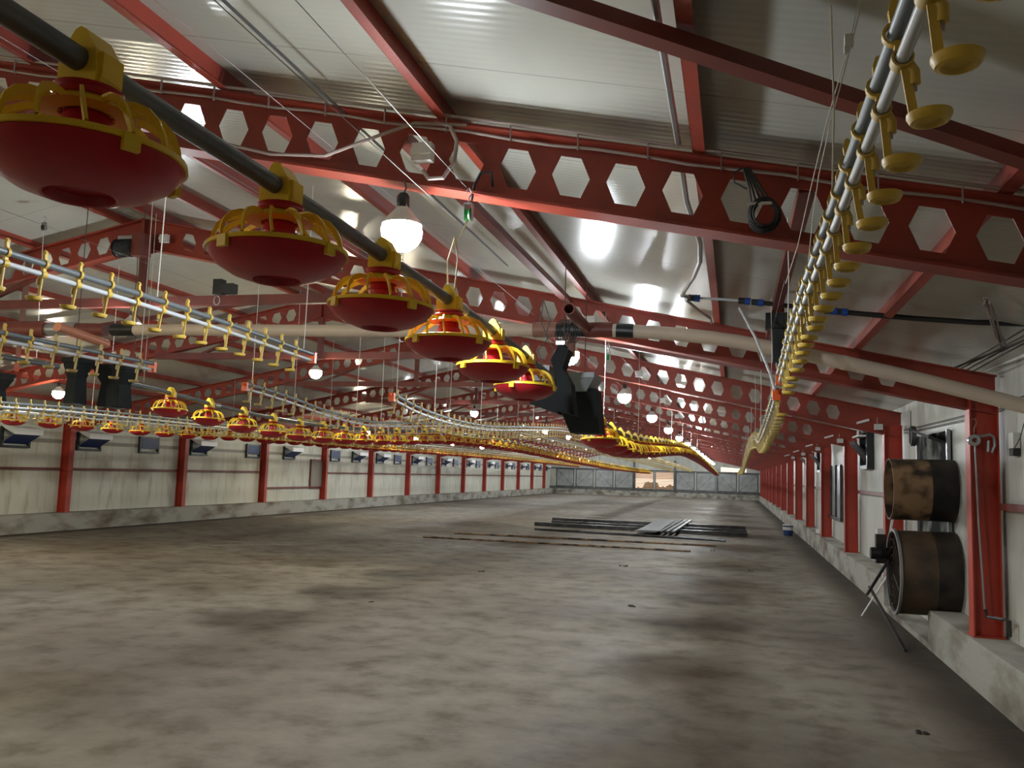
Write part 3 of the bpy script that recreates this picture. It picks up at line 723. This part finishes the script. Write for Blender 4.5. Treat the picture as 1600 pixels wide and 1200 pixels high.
# hoppers
def hopper(x, y, ztop, w, h, label, flip=1, s=1.0, rimc=HOP):
    t = empty('feed_hopper', (x, y, ztop-h), label, 'hopper', 'black feed hoppers')
    w2 = w*.5; d = .36*s; b0 = .11*s
    m = MB()
    def ring(a, bx, z, oy=0): return [(-a, -bx+oy, z), (a, -bx+oy, z), (a, bx+oy, z), (-a, bx+oy, z)]
    R = [ring(w2, d/2, h), ring(w2, d/2, h*.84), ring(w2*.62, d*.36, h*.56), ring(w2*.60, d*.38, h*.54), ring(w2*.72, d*.46, .0)]
    for i in range(len(R)-1): m.add(R[i]+R[i+1], [(k, (k+1) % 4, (k+1) % 4+4, k+4) for k in range(4)])
    m.add(R[-1], [(0, 1, 2, 3)])
    m.obj('body', HOP, t)
    MB().box((0, -d/2-.006, h-.02), (w+.03, .02, .05)).box((0, d/2+.006, h-.02), (w+.03, .02, .05)).box((-w2-.006, 0, h-.02), (.02, d, .05)).box((w2+.006, 0, h-.02), (.02, d, .05)).obj('rim', rimc, t)
    MB().box((0, flip*(-.0), .03), (.10, d*.82, .09)).obj('outlet_boot', BLK, t)
    return t
RIMG = mat('grey_hopper_rim', (.22, .25, .26), .4)
t = empty('feed_hopper', (-1.2, 7.0, 1.93), 'wide black hopper with grey rim, far side of the pipe junction', 'hopper', 'black feed hoppers')
m = MB()
def rg(a, b_, c, d, z): return [(a, c, z), (b_, c, z), (b_, d, z), (a, d, z)]
R = [rg(-.08, .16, -.16, .16, 0), rg(-.17, .14, -.16, .16, .20), rg(-.14, .12, -.15, .15, .36)]
for i in range(2): m.add(R[i]+R[i+1], [(k, (k+1) % 4, (k+1) % 4+4, k+4) for k in range(4)])
m.add(R[0], [(0, 1, 2, 3)]); m.add(R[2], [(0, 1, 2, 3)]); m.obj('body', HOP, t)
m = MB(); R = [rg(-.06, .05, -.20, .10, .33), rg(-.14, .12, -.24, .15, .44), rg(-.14, .12, -.24, .15, .48)]
for i in range(2): m.add(R[i]+R[i+1], [(k, (k+1) % 4, (k+1) % 4+4, k+4) for k in range(4)])
m.add(R[0], [(0, 1, 2, 3)]); m.obj('funnel', RIMG, t)
hopper(-5.92, 6.72, 2.52, .16, .42, 'left black hopper of the pair hanging over the middle row', s=.5)
hopper(-5.80, 7.10, 2.50, .34, .40, 'right black hopper of the pair hanging over the middle row', s=.6)
hopper(-10.4, 10.15, 2.78, .42, .52, 'black hopper at the left edge of the picture')
t = empty('feed_chute', (-1.24, 6.35, 2.30), 'tall bent black chute between the last big feeder pan and wide hopper', 'chute')
cp = [(-.03, .27), (-.09, .14), (-.045, .0), (-.03, -.24), (.10, -.27), (.065, -.03), (.0, .08), (.045, .22)]
MB().prism(cp, -.09, .09).obj('spout', HOP, t)
MB().prism([(-.26, -.15), (-.06, .06), (-.03, -.26), (-.24, -.19)], -.06, .10).obj('wing', HOP, t)
MB().box((-.02, 0, .27), (.07, .19, .03)).obj('rim', STEEL, t)
for i, (x, y, z0) in enumerate(((-1.2, 7.02, 2.42), (-5.9, 6.66, 2.5), (-5.7, 7.2, 2.5), (-10.4, 10.15, 2.78), (-1.25, 6.35, 2.58))):
    cord([(x, y, base(x)+RAF_H), (x, y, z0-.05)], 'cord carrying %s' % ('the wide black hopper', 'the left hopper of the middle pair', 'the right hopper of the middle pair', 'the hopper at the left edge', 'the bent black chute')[i], WIRE, .004)
t = empty('actuator', (-1.32, 5.55, 2.25), 'small black control box on the end of the near feed tube', 'control box')
MB().box((.1, 0, 0), (.10, .16, .10)).box((.1, -.1, .0), (.05, .06, .05)).obj('case', BLK, t)
MB().tube([(.1, 0, .05), (.05, 0, .16), (.12, 0, .24), (.06, .02, .36), (.08, 0, .5)], .004, 6).tube([(.12, 0, .05), (.16, 0, .16), (.1, 0, .26), (.13, 0, .36), (.08, 0, .5)], .004, 6).obj('flex', WIRE, t, smooth=True)
# ridge motor with winch and post gear
t = empty('winch_motor', (-6.35, 7.75, 3.86), 'black ribbed winch motor fixed at the ridge of the second rafter', 'motor')
m = MB(); m.lathe([(.001, -.1), (.10, -.1)]+[(.10 if i % 2 else .085, -.1+.02*i) for i in range(11)]+[(.10, .12), (.001, .12)], 20, axis='x'); m.obj('body', BLK, t, smooth=True)
MB().box((.20, 0, .02), (.16, .12, .24)).obj('gearbox', REDB, t); MB().box((.0, .08, .13), (.3, .05, .05)).obj('mount', STEEL, t)
t = empty('camera_winch', (-5.15, 7.9, 3.42), 'small dark red winch with a steel ring, under the second big feeder pan', 'winch')
MB().box((0, 0, 0), (.14, .10, .10)).box((-.12, 0, .02), (.10, .09, .16)).obj('body', BLK, t); MB().tube([(-.14+.035*cos(a), 0, -.12+.05*sin(a)) for a in [i*pi/6 for i in range(13)]], .006, 8).obj('ring', STEEL, t, smooth=True)

# ------------------------------------------------------------------ conduits, cable, boxes on the nearest rafter
y1 = FR[1]-.085
def rt(x, dz, yy=None): return (x, (y1 if yy is None else yy), base(x)+dz)
o = cord([rt(x, RAF_H-.055+.006*sin(x*9)) for x in arange(-4.6, 1.85, .2)], 'thin pale cable tied along the nearest rafter', CONDUIT, .0065, 'conduit', 'cable', 'cables on the nearest rafter')
tm = MB().box((0, 0, 0), (.005, .012, .075)).mesh('cable_tie', CONDUIT)
for x in arange(-4.4, 1.7, .31): link('cable_tie', tm, o, (x, y1-.005, base(x)+RAF_H-.03))
cord([rt(x, RAF_H+.012, FR[1]-.09) for x in arange(-4.6, 1.85, .3)], 'pale cable lying on the top edge of the nearest rafter', CONDUIT, .008, 'conduit', 'cable', 'cables on the nearest rafter')
cord([(-1.36, y1, base(-1.36)+.30), (-1.28, y1-.01, base(-1.3)+.29), (-1.24, y1-.02, base(-1.25)+.22), (-1.25, y1-.02, base(-1.25)+.12), (-1.30, y1-.02, base(-1.3)+.04), (-1.37, y1-.02, base(-1.35)+.03), (-1.40, y1-.02, base(-1.4)+.06)], 'looped pale flex around the white junction box', CONDUIT, .010, 'flex_loop', 'cable', 'cables on the nearest rafter')
cord([(-2.6, y1, base(-2.6)+.06), (-2.2, y1-.01, base(-2.2)+.03), (-1.9, y1-.02, base(-1.9)+.06), (-1.6, y1-.02, base(-1.6)+.21), (-1.45, y1-.02, base(-1.45)+.28), (-1.2, y1, base(-1.2)+.31)], 'drooping pale cable crossing the holes of the nearest rafter', CONDUIT, .008, 'conduit', 'cable', 'cables on the nearest rafter')
def jbox(x, y, dz, label, s=1.):
    t = empty('junction_box', (x, y-.03, base(x)+dz), label, 'junction box', 'white junction boxes')
    MB().box((0, 0, 0), (.095*s, .05, .085*s)).obj('case', WHITE, t); MB().box((0, -.028, .0), (.10*s, .012, .03*s)).obj('lid', WHITE, t)
    return t
jbox(-1.40, y1, .14, 'white junction box on the nearest rafter above the brightest bulb')
for k in range(2, 6): jbox(-1.30, FR[k]-.085, .13, 'white junction box on the %s rafter from the camera' % ORD[k-1])
for k in range(2, 5): jbox(-5.95, FR[k]-.085, .14, 'white junction box near the ridge on the %s rafter' % ORD[k-1])
# black cable coil at (1197,330)
t = empty('cable_coil', (.115, y1-.02, base(.11)+.10), 'coil of black cable hanging on the nearest rafter, right of centre', 'cable coil')
m = MB()
for i in range(14):
    rr = .060+.004*random.uniform(-2.5, 2); oy = -.012*i*.4; ox = random.uniform(-.006, .006)
    m.tube([(ox+rr*.9*cos(a), oy, -.02+rr*sin(a)) for a in [j*pi/10 for j in range(21)]], .005, 6, cap=False)
m.obj('loops', RUB, t, smooth=True)
m = MB()
for i in range(5): m.tube([(-.05+.02*i, -.02, .03), (-.06+.012*i, -.02, .10), (-.085+.006*i, -.01, .19)], .005, 6)
m.tube([(-.07, -.01, .10), (-.12, -.01, .13), (-.125, -.01, .17), (-.09, -.01, .19)], .004, 6)
m.obj('tail', RUB, t, smooth=True); MB().box((-.02, -.06, .02), (.10, .006, .012)).obj('tie', WHITE, t)
# water hose: silver hose by the purlin, white hose, couplers, black hose
cx = -.24
def pl(y, dz=.0): return (cx, y, base(cx)+RAF_H+dz)
cord([pl(.5, .03), pl(2.4, .03), pl(2.6, .025), pl(3.64, .02)], 'silver hose strapped to purlin in the nearest ceiling bay', STEEL, .013, 'silver_hose', 'hose', 'water hoses')
cord([pl(3.84, .01), (-.24, 4.3, 2.99), (-.19, 4.8, 2.90), (-.20, 5.1, 2.87), (-.26, 5.6, 2.89), (-.34, 6.05, 2.90), (-.37, 6.22, 2.90), (-.35, 6.33, 2.92), (-.32, 6.4, 2.915)], 'silver hose curving down from the roof beyond nearest rafter', STEEL, .014, 'silver_hose', 'hose', 'water hoses')
cord([(-.35, 6.36, 2.90), (-.27, 6.8, 2.90), (-.20, 7.3, 2.93), (-.20, 7.75, 2.97)], 'silver hose tail running from the blue coupler to the second rafter', STEEL, .012, 'silver_hose', 'hose', 'water hoses')
YH = 6.4
HP = [(-.32, 2.92), (.06, 2.89), (.80, 2.79), (1.5, 2.72), (2.12, 2.69)]
def hp(x): return (x, YH, interp(HP, x))
o = cord([hp(-.30), hp(-.1), hp(.02)], 'short white hose between the blue couplers', PIPEW, .010, 'white_hose', 'hose', 'water hoses')
for i, x in enumerate((-.29, .07, .16, .66, .73)):
    t = empty('hose_coupler', hp(x), 'black and blue hose coupler, %s from the left' % ORD[i], 'coupler', 'blue hose couplers')
    MB().tube([(-.045, 0, .004), (.0, 0, 0)], .024, 16).obj('body', BLK, t, smooth=True); MB().tube([(.0, 0, 0), (.04, 0, -.004)], .027, 12).obj('nut', BLUE, t)
cord([hp(.18), hp(.4), hp(.66)], 'black hose piece behind the drinker line', RUB, .018, 'black_hose', 'hose', 'water hoses')
cord([hp(.76), hp(1.2), hp(1.6), hp(2.12)], 'long black hose running to the right wall', RUB, .020, 'black_hose', 'hose', 'water hoses')
# regulator hanging in front of second rafter, with drop post
t = empty('pressure_regulator', (.33, 6.62, 2.74), 'dark drinker pressure regulator hung below the black hose', 'regulator')
MB().box((0, 0, .16), (.05, .05, .26)).obj('hanger_post', REDB, t)
MB().box((0, -.02, .03), (.22, .10, .12)).box((0, -.02, -.15), (.12, .10, .25)).lathe([(.001, -.03), (.07, -.03), (.07, .03), (.001, .03)], 16, c=(.10, -.05, -.08), axis='y').obj('body', BLK, t)
MB().tube([(-.03, -.03, .0), (-.02, -.03, -.3), (-.0, -.03, -.45)], .016, 8).obj('hose', RUB, t, smooth=True)
cord([(.03, 6.2, 2.80), (.14, 6.0, 2.55), (.22, 5.8, 2.30), (.25, 5.7, 2.17)], 'white breather tube rising from the orange clips', PIPEW, .009, 'breather_tube', 'tube', 'breather tubes')

# ------------------------------------------------------------------ left wall: inlets, hatch
def inlet(y, opened, label):
    t = empty('air_inlet', (WL+.01, y, 1.80), label, 'air inlet', 'blue air inlets along the left wall')
    fr_ = MB(); w, hh = .72, .38
    for s in (-1, 1): fr_.box((.03, s*w/2, hh/2), (.06, .05, hh+.05))
    for z in (0, hh): fr_.box((.03, 0, z), (.06, w, .05))
    fr_.obj('frame', BLK, t)
    if opened:
        MB().hexa([(.05, -w/2+.05, .10), (.05, w/2-.05, .10), (.04, w/2-.05, .06), (.04, -w/2+.05, .06)], [(.34, -w/2+.02, .25), (.34, w/2-.02, .25), (.31, w/2-.02, .25), (.31, -w/2+.02, .25)]).obj('flap', BLUEV, t)
        MB().hexa([(.02, -w/2, .44), (.02, w/2, .44), (.02, w/2, .40), (.02, -w/2, .40)], [(.37, -w/2-.02, .38), (.37, w/2+.02, .38), (.37, w/2+.02, .25), (.37, -w/2-.02, .25)]).obj('hood', VENTW, t)
    else:
        MB().box((.05, 0, hh*.6), (.02, w-.08, hh*.7)).obj('flap', BLUEV, t)
IN = [(15.0, 1), (17.15, 1), (19.3, 0), (21.45, 1), (24.4-.1, 0), (26.6, 1), (30.1, 0), (32.0, 1), (34.4, 1), (36.4, 0)]
for y in FR:
    if y > 37: IN += [(y+1.0, 1), (y+3.0, 0)]
for n, (yy, op) in enumerate([q for q in IN if q[0] < 69]):
    inlet(yy, op, ('dark blue inlet with white hood on left wall, %s' if op else 'closed black framed inlet on the left wall, %s') % ('%s inlet from left' % ORD[n] if n < 17 else 'in the distant part'))
HATCH = mat('brown_grey_board', (.26, .23, .19), .6)
t = empty('wall_hatch', (WL+.02, 28.7, 1.30), 'grey closed hatch board on the left wall above the low rail', 'hatch')
MB().box((.0, 0, 0), (.04, .95, .95)).obj('board', HATCH, t); MB().box((.02, -.5, 0), (.05, .04, 1.0)).box((.02, .5, 0), (.05, .04, 1.0)).box((.02, 0, .5), (.05, 1.04, .04)).box((.02, 0, -.5), (.05, 1.04, .04)).obj('frame', REDB, t)

# ------------------------------------------------------------------ right wall gear
def rinlet(y, label):
    t = empty('air_inlet', (WR-.01, y, 1.86), label, 'air inlet', 'black air inlets on the right wall')
    fr_ = MB(); w, hh = .80, .58
    for s in (-1, 1): fr_.box((-.05, s*w/2, hh/2), (.10, .06, hh+.06))
    for z in (0, hh): fr_.box((-.05, 0, z), (.10, w, .06))
    fr_.box((-.01, 0, hh/2), (.02, w, hh)); fr_.obj('frame', BLK, t)
    MB().hexa([(-.05, -w/2+.06, .20), (-.05, w/2-.06, .20), (-.04, w/2-.06, .10), (-.04, -w/2+.06, .10)], [(-.28, -w/2+.06, .42), (-.28, w/2-.06, .42), (-.25, w/2-.06, .37), (-.25, -w/2+.06, .37)]).obj('flap', BLK, t)
    MB().box((-.14, 0, .50), (.16, w-.1, .03)).obj('lip', VENTW, t)
rinlet(15.2, 'black air inlet between the second and third right columns')
rinlet(26.4, 'black air inlet near the far end of the visible right wall')
rinlet(23.0, 'black air inlet beside the fourth right column')
t = empty('end_frame', (WR-.02, 20.0, 1.40), 'grey sheet-covered window beyond the third right column', 'covered window')
MB().box((-.02, 0, 0), (.04, 2.8, 1.06)).obj('sheet', GREYM, t)
m = MB()
for yy in (-1.4, -.5, .4, 1.4): m.box((-.05, yy, 0), (.05, .07, 1.12))
m.box((-.05, 0, -.55), (.06, 2.9, .06)); m.obj('frame', DKSTL, t)
for k in range(3, 8):
    t = empty('junction_box', (XR0-.06, FR[k]-.11, 2.335), 'white control box on top of the right column, %s rafter away' % ORD[k-2], 'junction box', 'white boxes on the right columns')
    MB().box((0, 0, 0), (.10, .06, .075)).obj('case', WHITE, t); MB().tube([(0, -.01, .03), (-.02, -.02, .07), (-.01, -.02, .12)], .007, 8).obj('flex', CONDUIT, t, smooth=True)
    t = empty('white_bracket', (XR0-.24, FR[k]-.02, 2.41), 'pale fitting lying between rafter and ceiling beside right column, %s rafter' % ORD[k-2], 'fitting', 'pale fittings at the eave')
    MB().box((0, 0, 0), (.16, .05, .03), R=Matrix.Rotation(-.3, 3, 'Y')).obj('plate', VENTW, t)
# fans / heater drums
t = empty('fan_duct', (2.14, 9.62, 1.55), 'rusty open steel cylinder sticking out of the right wall, upper one', 'duct')
def drum(t, r_, L, m1, m2):
    MB().lathe([(r_, -L), (r_, -L*.4)], 40, axis='x').lathe([(r_-.012, -L), (r_-.012, 0)], 40, axis='x').lathe([(r_, -L), (r_-.012, -L)], 40, axis='x').obj('shell', m1, t, smooth=True)
    MB().lathe([(r_+.001, -L*.4), (r_+.004, 0)], 40, axis='x').obj('burnt_end', m2, t, smooth=True)
drum(t, .31, .60, RUST, SOOT)
t = empty('heater_drum', (2.14, 9.62, .72), 'large sooty round drum below the rusty cylinder, standing in the pit', 'drum')
drum(t, .415, .55, mat('brown_sooty_steel', (.10, .062, .036), .6, .1, col2=(.03, .022, .016), scale=2.2, detail=8, lo=.42, hi=.62), SOOT)
MB().lathe([(.40, -.57), (.43, -.57), (.43, -.545), (.40, -.545)], 40, axis='x', close=True).obj('rim', STEEL, t, smooth=True)
m = MB()
for r_ in (.08, .16, .24, .32): m.lathe([(r_, -.575), (r_+.006, -.575), (r_+.006, -.569), (r_, -.569)], 30, axis='x', close=True)
for k in range(4): a = k*pi/2+.4; m.tube([(-.572, .05*cos(a), .05*sin(a)), (-.572, .40*cos(a), .40*sin(a))], .004, 6)
m.obj('guard', SOOT, t)
MB().lathe([(.001, -.50), (.07, -.50), (.07, -.30), (.001, -.30)], 16, axis='x').obj('hub', BLK, t)
t = empty('stained_sheet', (WR-.016, 10.45, 1.28), 'smoke blackened sheet panel behind the two drums', 'panel')
MB().box((0, 0, 0), (.024, 1.5, 1.78)).obj('sheet', STAIN, t)
for yy in (-.76, .76): MB().box((-.02, yy, 0), (.035, .05, 1.8)).obj('edge_trim', GREYM, t)
o = MB().box((0, 0, 0), (.16, 1.1, .03), R=Matrix.Rotation(.35, 3, 'Y') @ Matrix.Rotation(.12, 3, 'X')).obj('canopy_flap', BLK, loc=(2.04, 10.25, 2.13)); tag(o, 'dark sooty flap on the wall above the rusty cylinder', 'flap')
# sticks and frame in front of the lower drum
def stick(a, b_, label, m=WHITE, w=.025):
    o = MB().bar(a, b_, w, w*.6).obj('lath', m); tag(o, label, 'stick', 'sticks leaning by the drum')
stick((1.50, 11.35, .01), (1.78, 11.15, .56), 'white painted stick standing on the floor by the drum', VENTW)
stick((1.84, 12.0, .40), (1.90, 11.5, 1.28), 'long white lath leaning behind the lower drum', VENTW)
stick((1.50, 10.9, .32), (1.50, 9.55, .80), 'dark pole resting across the drum front', DKSTL, .03)
stick((1.54, 11.0, .40), (1.60, 9.15, .02), 'dark stand leg below the drum', DKSTL, .03)
t = empty('fan_motor', (1.50, 9.9, .92), 'dirty motor and bracket fixed in front of the lower drum', 'motor')
MB().box((0, 0, 0), (.10, .10, .30)).lathe([(.001, -.10), (.06, -.10), (.07, 0), (.06, .08), (.001, .08)], 16, c=(0, 0, -.05), axis='x').obj('body', SOOT, t); MB().box((0, .02, .18), (.07, .12, .05)).obj('bracket', WHITE, t)
# hardware on the first right column
yc = FR[2]-.09
t = empty('hose_reel', (XR0+.03, yc-.03, 1.98), 'small steel pulley winch with hose on the nearest right column', 'winch')
MB().lathe([(.02, -.03), (.045, -.03), (.045, .03), (.02, .03)], 20, axis='y', close=True).obj('wheel', STEEL, t, smooth=True)
MB().tube([(.0, 0, .04), (.06, 0, .035), (.12, 0, .05), (.15, 0, .03), (.155, 0, -.04), (.13, 0, -.10), (.105, 0, -.09), (.11, 0, -.0)], .012, 8).obj('hose', GREYM, t, smooth=True)
MB().tube([(.0, -.02, .06), (.0, -.02, .10), (.02, -.02, .14), (.01, -.02, .18), (-.015, -.02, .17)], .004, 8).obj('hook', RUST, t, smooth=True)
cord([(XR0+.04, yc-.02, 1.95), (XR0+.055, yc-.02, 1.3), (XR0+.085, yc-.02, .62)], 'grey rod running down the nearest right column', GREYM, .008, 'rod', 'rod', 'rods')
cord([(XR0+.09, yc-.03, .62), (XR0+.10, yc-.03, .56), (XR0+.20, yc-.12, .56), (XR0+.215, yc-.2, .56), (XR0+.215, yc-.2, .44)], 'dark bent pipe near the foot of the nearest right column', DKSTL, .014, 'bent_pipe', 'pipe', 'pipes')
t = empty('wall_socket', (WR-.03, 7.55, 1.93), 'white switch box on the right wall beside the nearest column', 'switch box')
MB().box((0, 0, .04), (.05, .12, .12)).obj('case', WHITE, t); MB().box((0, 0, -.05), (.05, .10, .06)).obj('plug', BLK, t)
MB().tube([(-.02, 0, -.06), (-.03, -.25, .05), (-.03, -.42, .22), (-.03, -.45, .36)], .004, 6).obj('lead', WIRE, t, smooth=True)
for i, z in enumerate((2.26, 2.30)): cord([(WR-.03, 5.5, z+.02), (WR-.04, 9, z-.03), (WR-.03, 12.1, z)], '%s wire along the top of the right wall' % ('lower', 'upper')[i], WIRE, .005, 'wall_wire', 'wire', 'wires on the right wall')
t = empty('cord_bundle', (2.05, 11.2, 2.18), 'dark bundled rope ring hanging near the top of the right wall', 'rope')
m = MB()
for i in range(5): m.tube([(.0+.01*i, .075*cos(a), .11*sin(a)) for a in [j*pi/8 for j in range(17)]], .012, 6, cap=False)
m.obj('loops', WIRE, t, smooth=True); MB().tube([(0, 0, .1), (0, 0, .30)], .006, 6).obj('tie', WIRE, t)
# rope tangle at the eave
m = MB()
for i in range(7):
    a = random.uniform(-.02, .02)
    m.tube([(1.45+.10*k+a, 5.6+.6*k*.5, base(1.6)+.40-.015*k+.02*sin(k*2+i)) for k in range(6)], .006, 6)
tag(m.obj('cable_bundle', CONDUIT, smooth=True), 'loose pale cables bunched at the top of the right wall', 'cables')
m = MB()
for i in range(6):
    m.tube([(1.82+.02*i, 4.4+j*.65, 2.62+.02*sin(j+i)-.01*i) for j in range(8)], .006, 6)
tag(m.obj('cable_bundle', WIRE, smooth=True), 'dark cables running along the right eave', 'cables')

SHEETM = mat('dull_grey_sheet', (.17, .18, .18), .45, .4)
# ------------------------------------------------------------------ things on the floor
t = empty('paint_bucket', (1.55, 26.9, 0), 'dark blue and white bucket standing near the right curb', 'bucket')
MB().lathe([(.001, .005), (.13, .005), (.15, .30), (.145, .30), (.126, .012), (.001, .012)], 28).obj('body', BLUEV, t, smooth=True)
MB().lathe([(.148, .29), (.156, .29), (.156, .32), (.10, .335), (.001, .335)], 28).obj('lid', WHITE, t, smooth=True)
MB().lathe([(.1475, .16), (.151, .25), (.149, .25), (.146, .16)], 28, close=True).obj('label_band', WHITE, t, smooth=True)
MB().tube([(.15*cos(a), -.02-.03*sin(a), .27-.12*sin(a)) for a in [i*pi/10 for i in range(11)]], .003, 6).obj('handle', STEEL, t, smooth=True)
tag(MB().box((0, 0, .05), (.14, .30, .10), R=Matrix.Rotation(.2, 3, 'Z')).obj('white_bag', WHITE, loc=(2.0, 21.9, CURB_Z)), 'white packet lying on the curb by the fourth right column', 'packet')
def rod(x0, y0_, x1, y1_, r_, label, m, z=None, sq=False):
    z = r_+.002 if z is None else z
    o = (MB().bar((x0, y0_, z), (x1, y1_, z), r_*2.2, r_*2) if sq else MB().tube([(x0, y0_, z), (x1, y1_, z)], r_, 8)).obj('steel_profile', m)
    tag(o, label, 'steel bar', 'long steel bars on the floor')
rod(-5.93, 28.9, .37, 28.8, .055, 'farthest of the long dark bars lying across the floor', DKSTL, sq=True)
rod(-5.6, 27.2, .38, 27.0, .05, 'second farthest dark bar across the floor, under the sheet pile', DKSTL, sq=True)
rod(-5.85, 25.9, .38, 25.3, .055, 'wide dark bar in front of the sheet pile', DKSTL, sq=True)
rod(-5.4, 23.9, -.2, 23.0, .03, 'thin dark rod in the middle of the bars', DKSTL)
rod(-6.82, 21.0, -.4, 21.2, .022, 'long brown rod, second nearest of the bars', RUST)
rod(-7.05, 19.35, -.9, 19.3, .020, 'nearest long rod with a bare coppery right end', RUST)
for i in range(7):
    z = .112+.012*i if i < 4 else .112+.03*(i-4)
    if i < 4:
        o = MB().box((0, 0, 0), (.60-.01*i, 6.6, .011)).obj('metal_sheet', SHEETM, loc=(-2.22, 27.0, z)); o.rotation_euler = (0, 0, -.03+.01*i)
        tag(o, 'flat grey metal sheet in the pile on the floor, %s of the stack' % ('lowest', 'second lowest', 'second highest', 'topmost')[i], 'metal sheet', 'stacked metal sheets')
    else:
        o = MB().box((0, 0, 0), (.10, 6.9, .05)).obj('metal_profile', DKSTL, loc=(-1.80+.15*(i-4), 27.1, .14)); o.rotation_euler = (0, 0, -.02)
        tag(o, 'dark metal channel beside the flat sheets, %s of three' % ('left', 'middle', 'right')[i-4], 'channel', 'dark channels beside the sheets')
for i, (x, y, s) in enumerate(((-1.2, 10.9, .05), (-1.9, 15.6, .06), (-.45, 20.0, .05), (1.2, 6.3, .04), (-3.9, 13.5, .05), (-4.2, 9.8, .03), (.3, 16, .04))):
    m = MB()
    for j in range(5):
        m.lathe([(.001, 0), (s*.5, .0), (s*.35, s*.2), (.001, s*.28)], 7, c=(random.uniform(-s, s), random.uniform(-s, s), 0))
    tag(m.obj('litter_clump', mat('litter', (.04, .028, .018), .9) if i == 0 else bpy.data.materials['litter'], loc=(x, y, .001)), 'small dark clump of litter on the bare floor', 'litter', 'litter clumps on the floor')
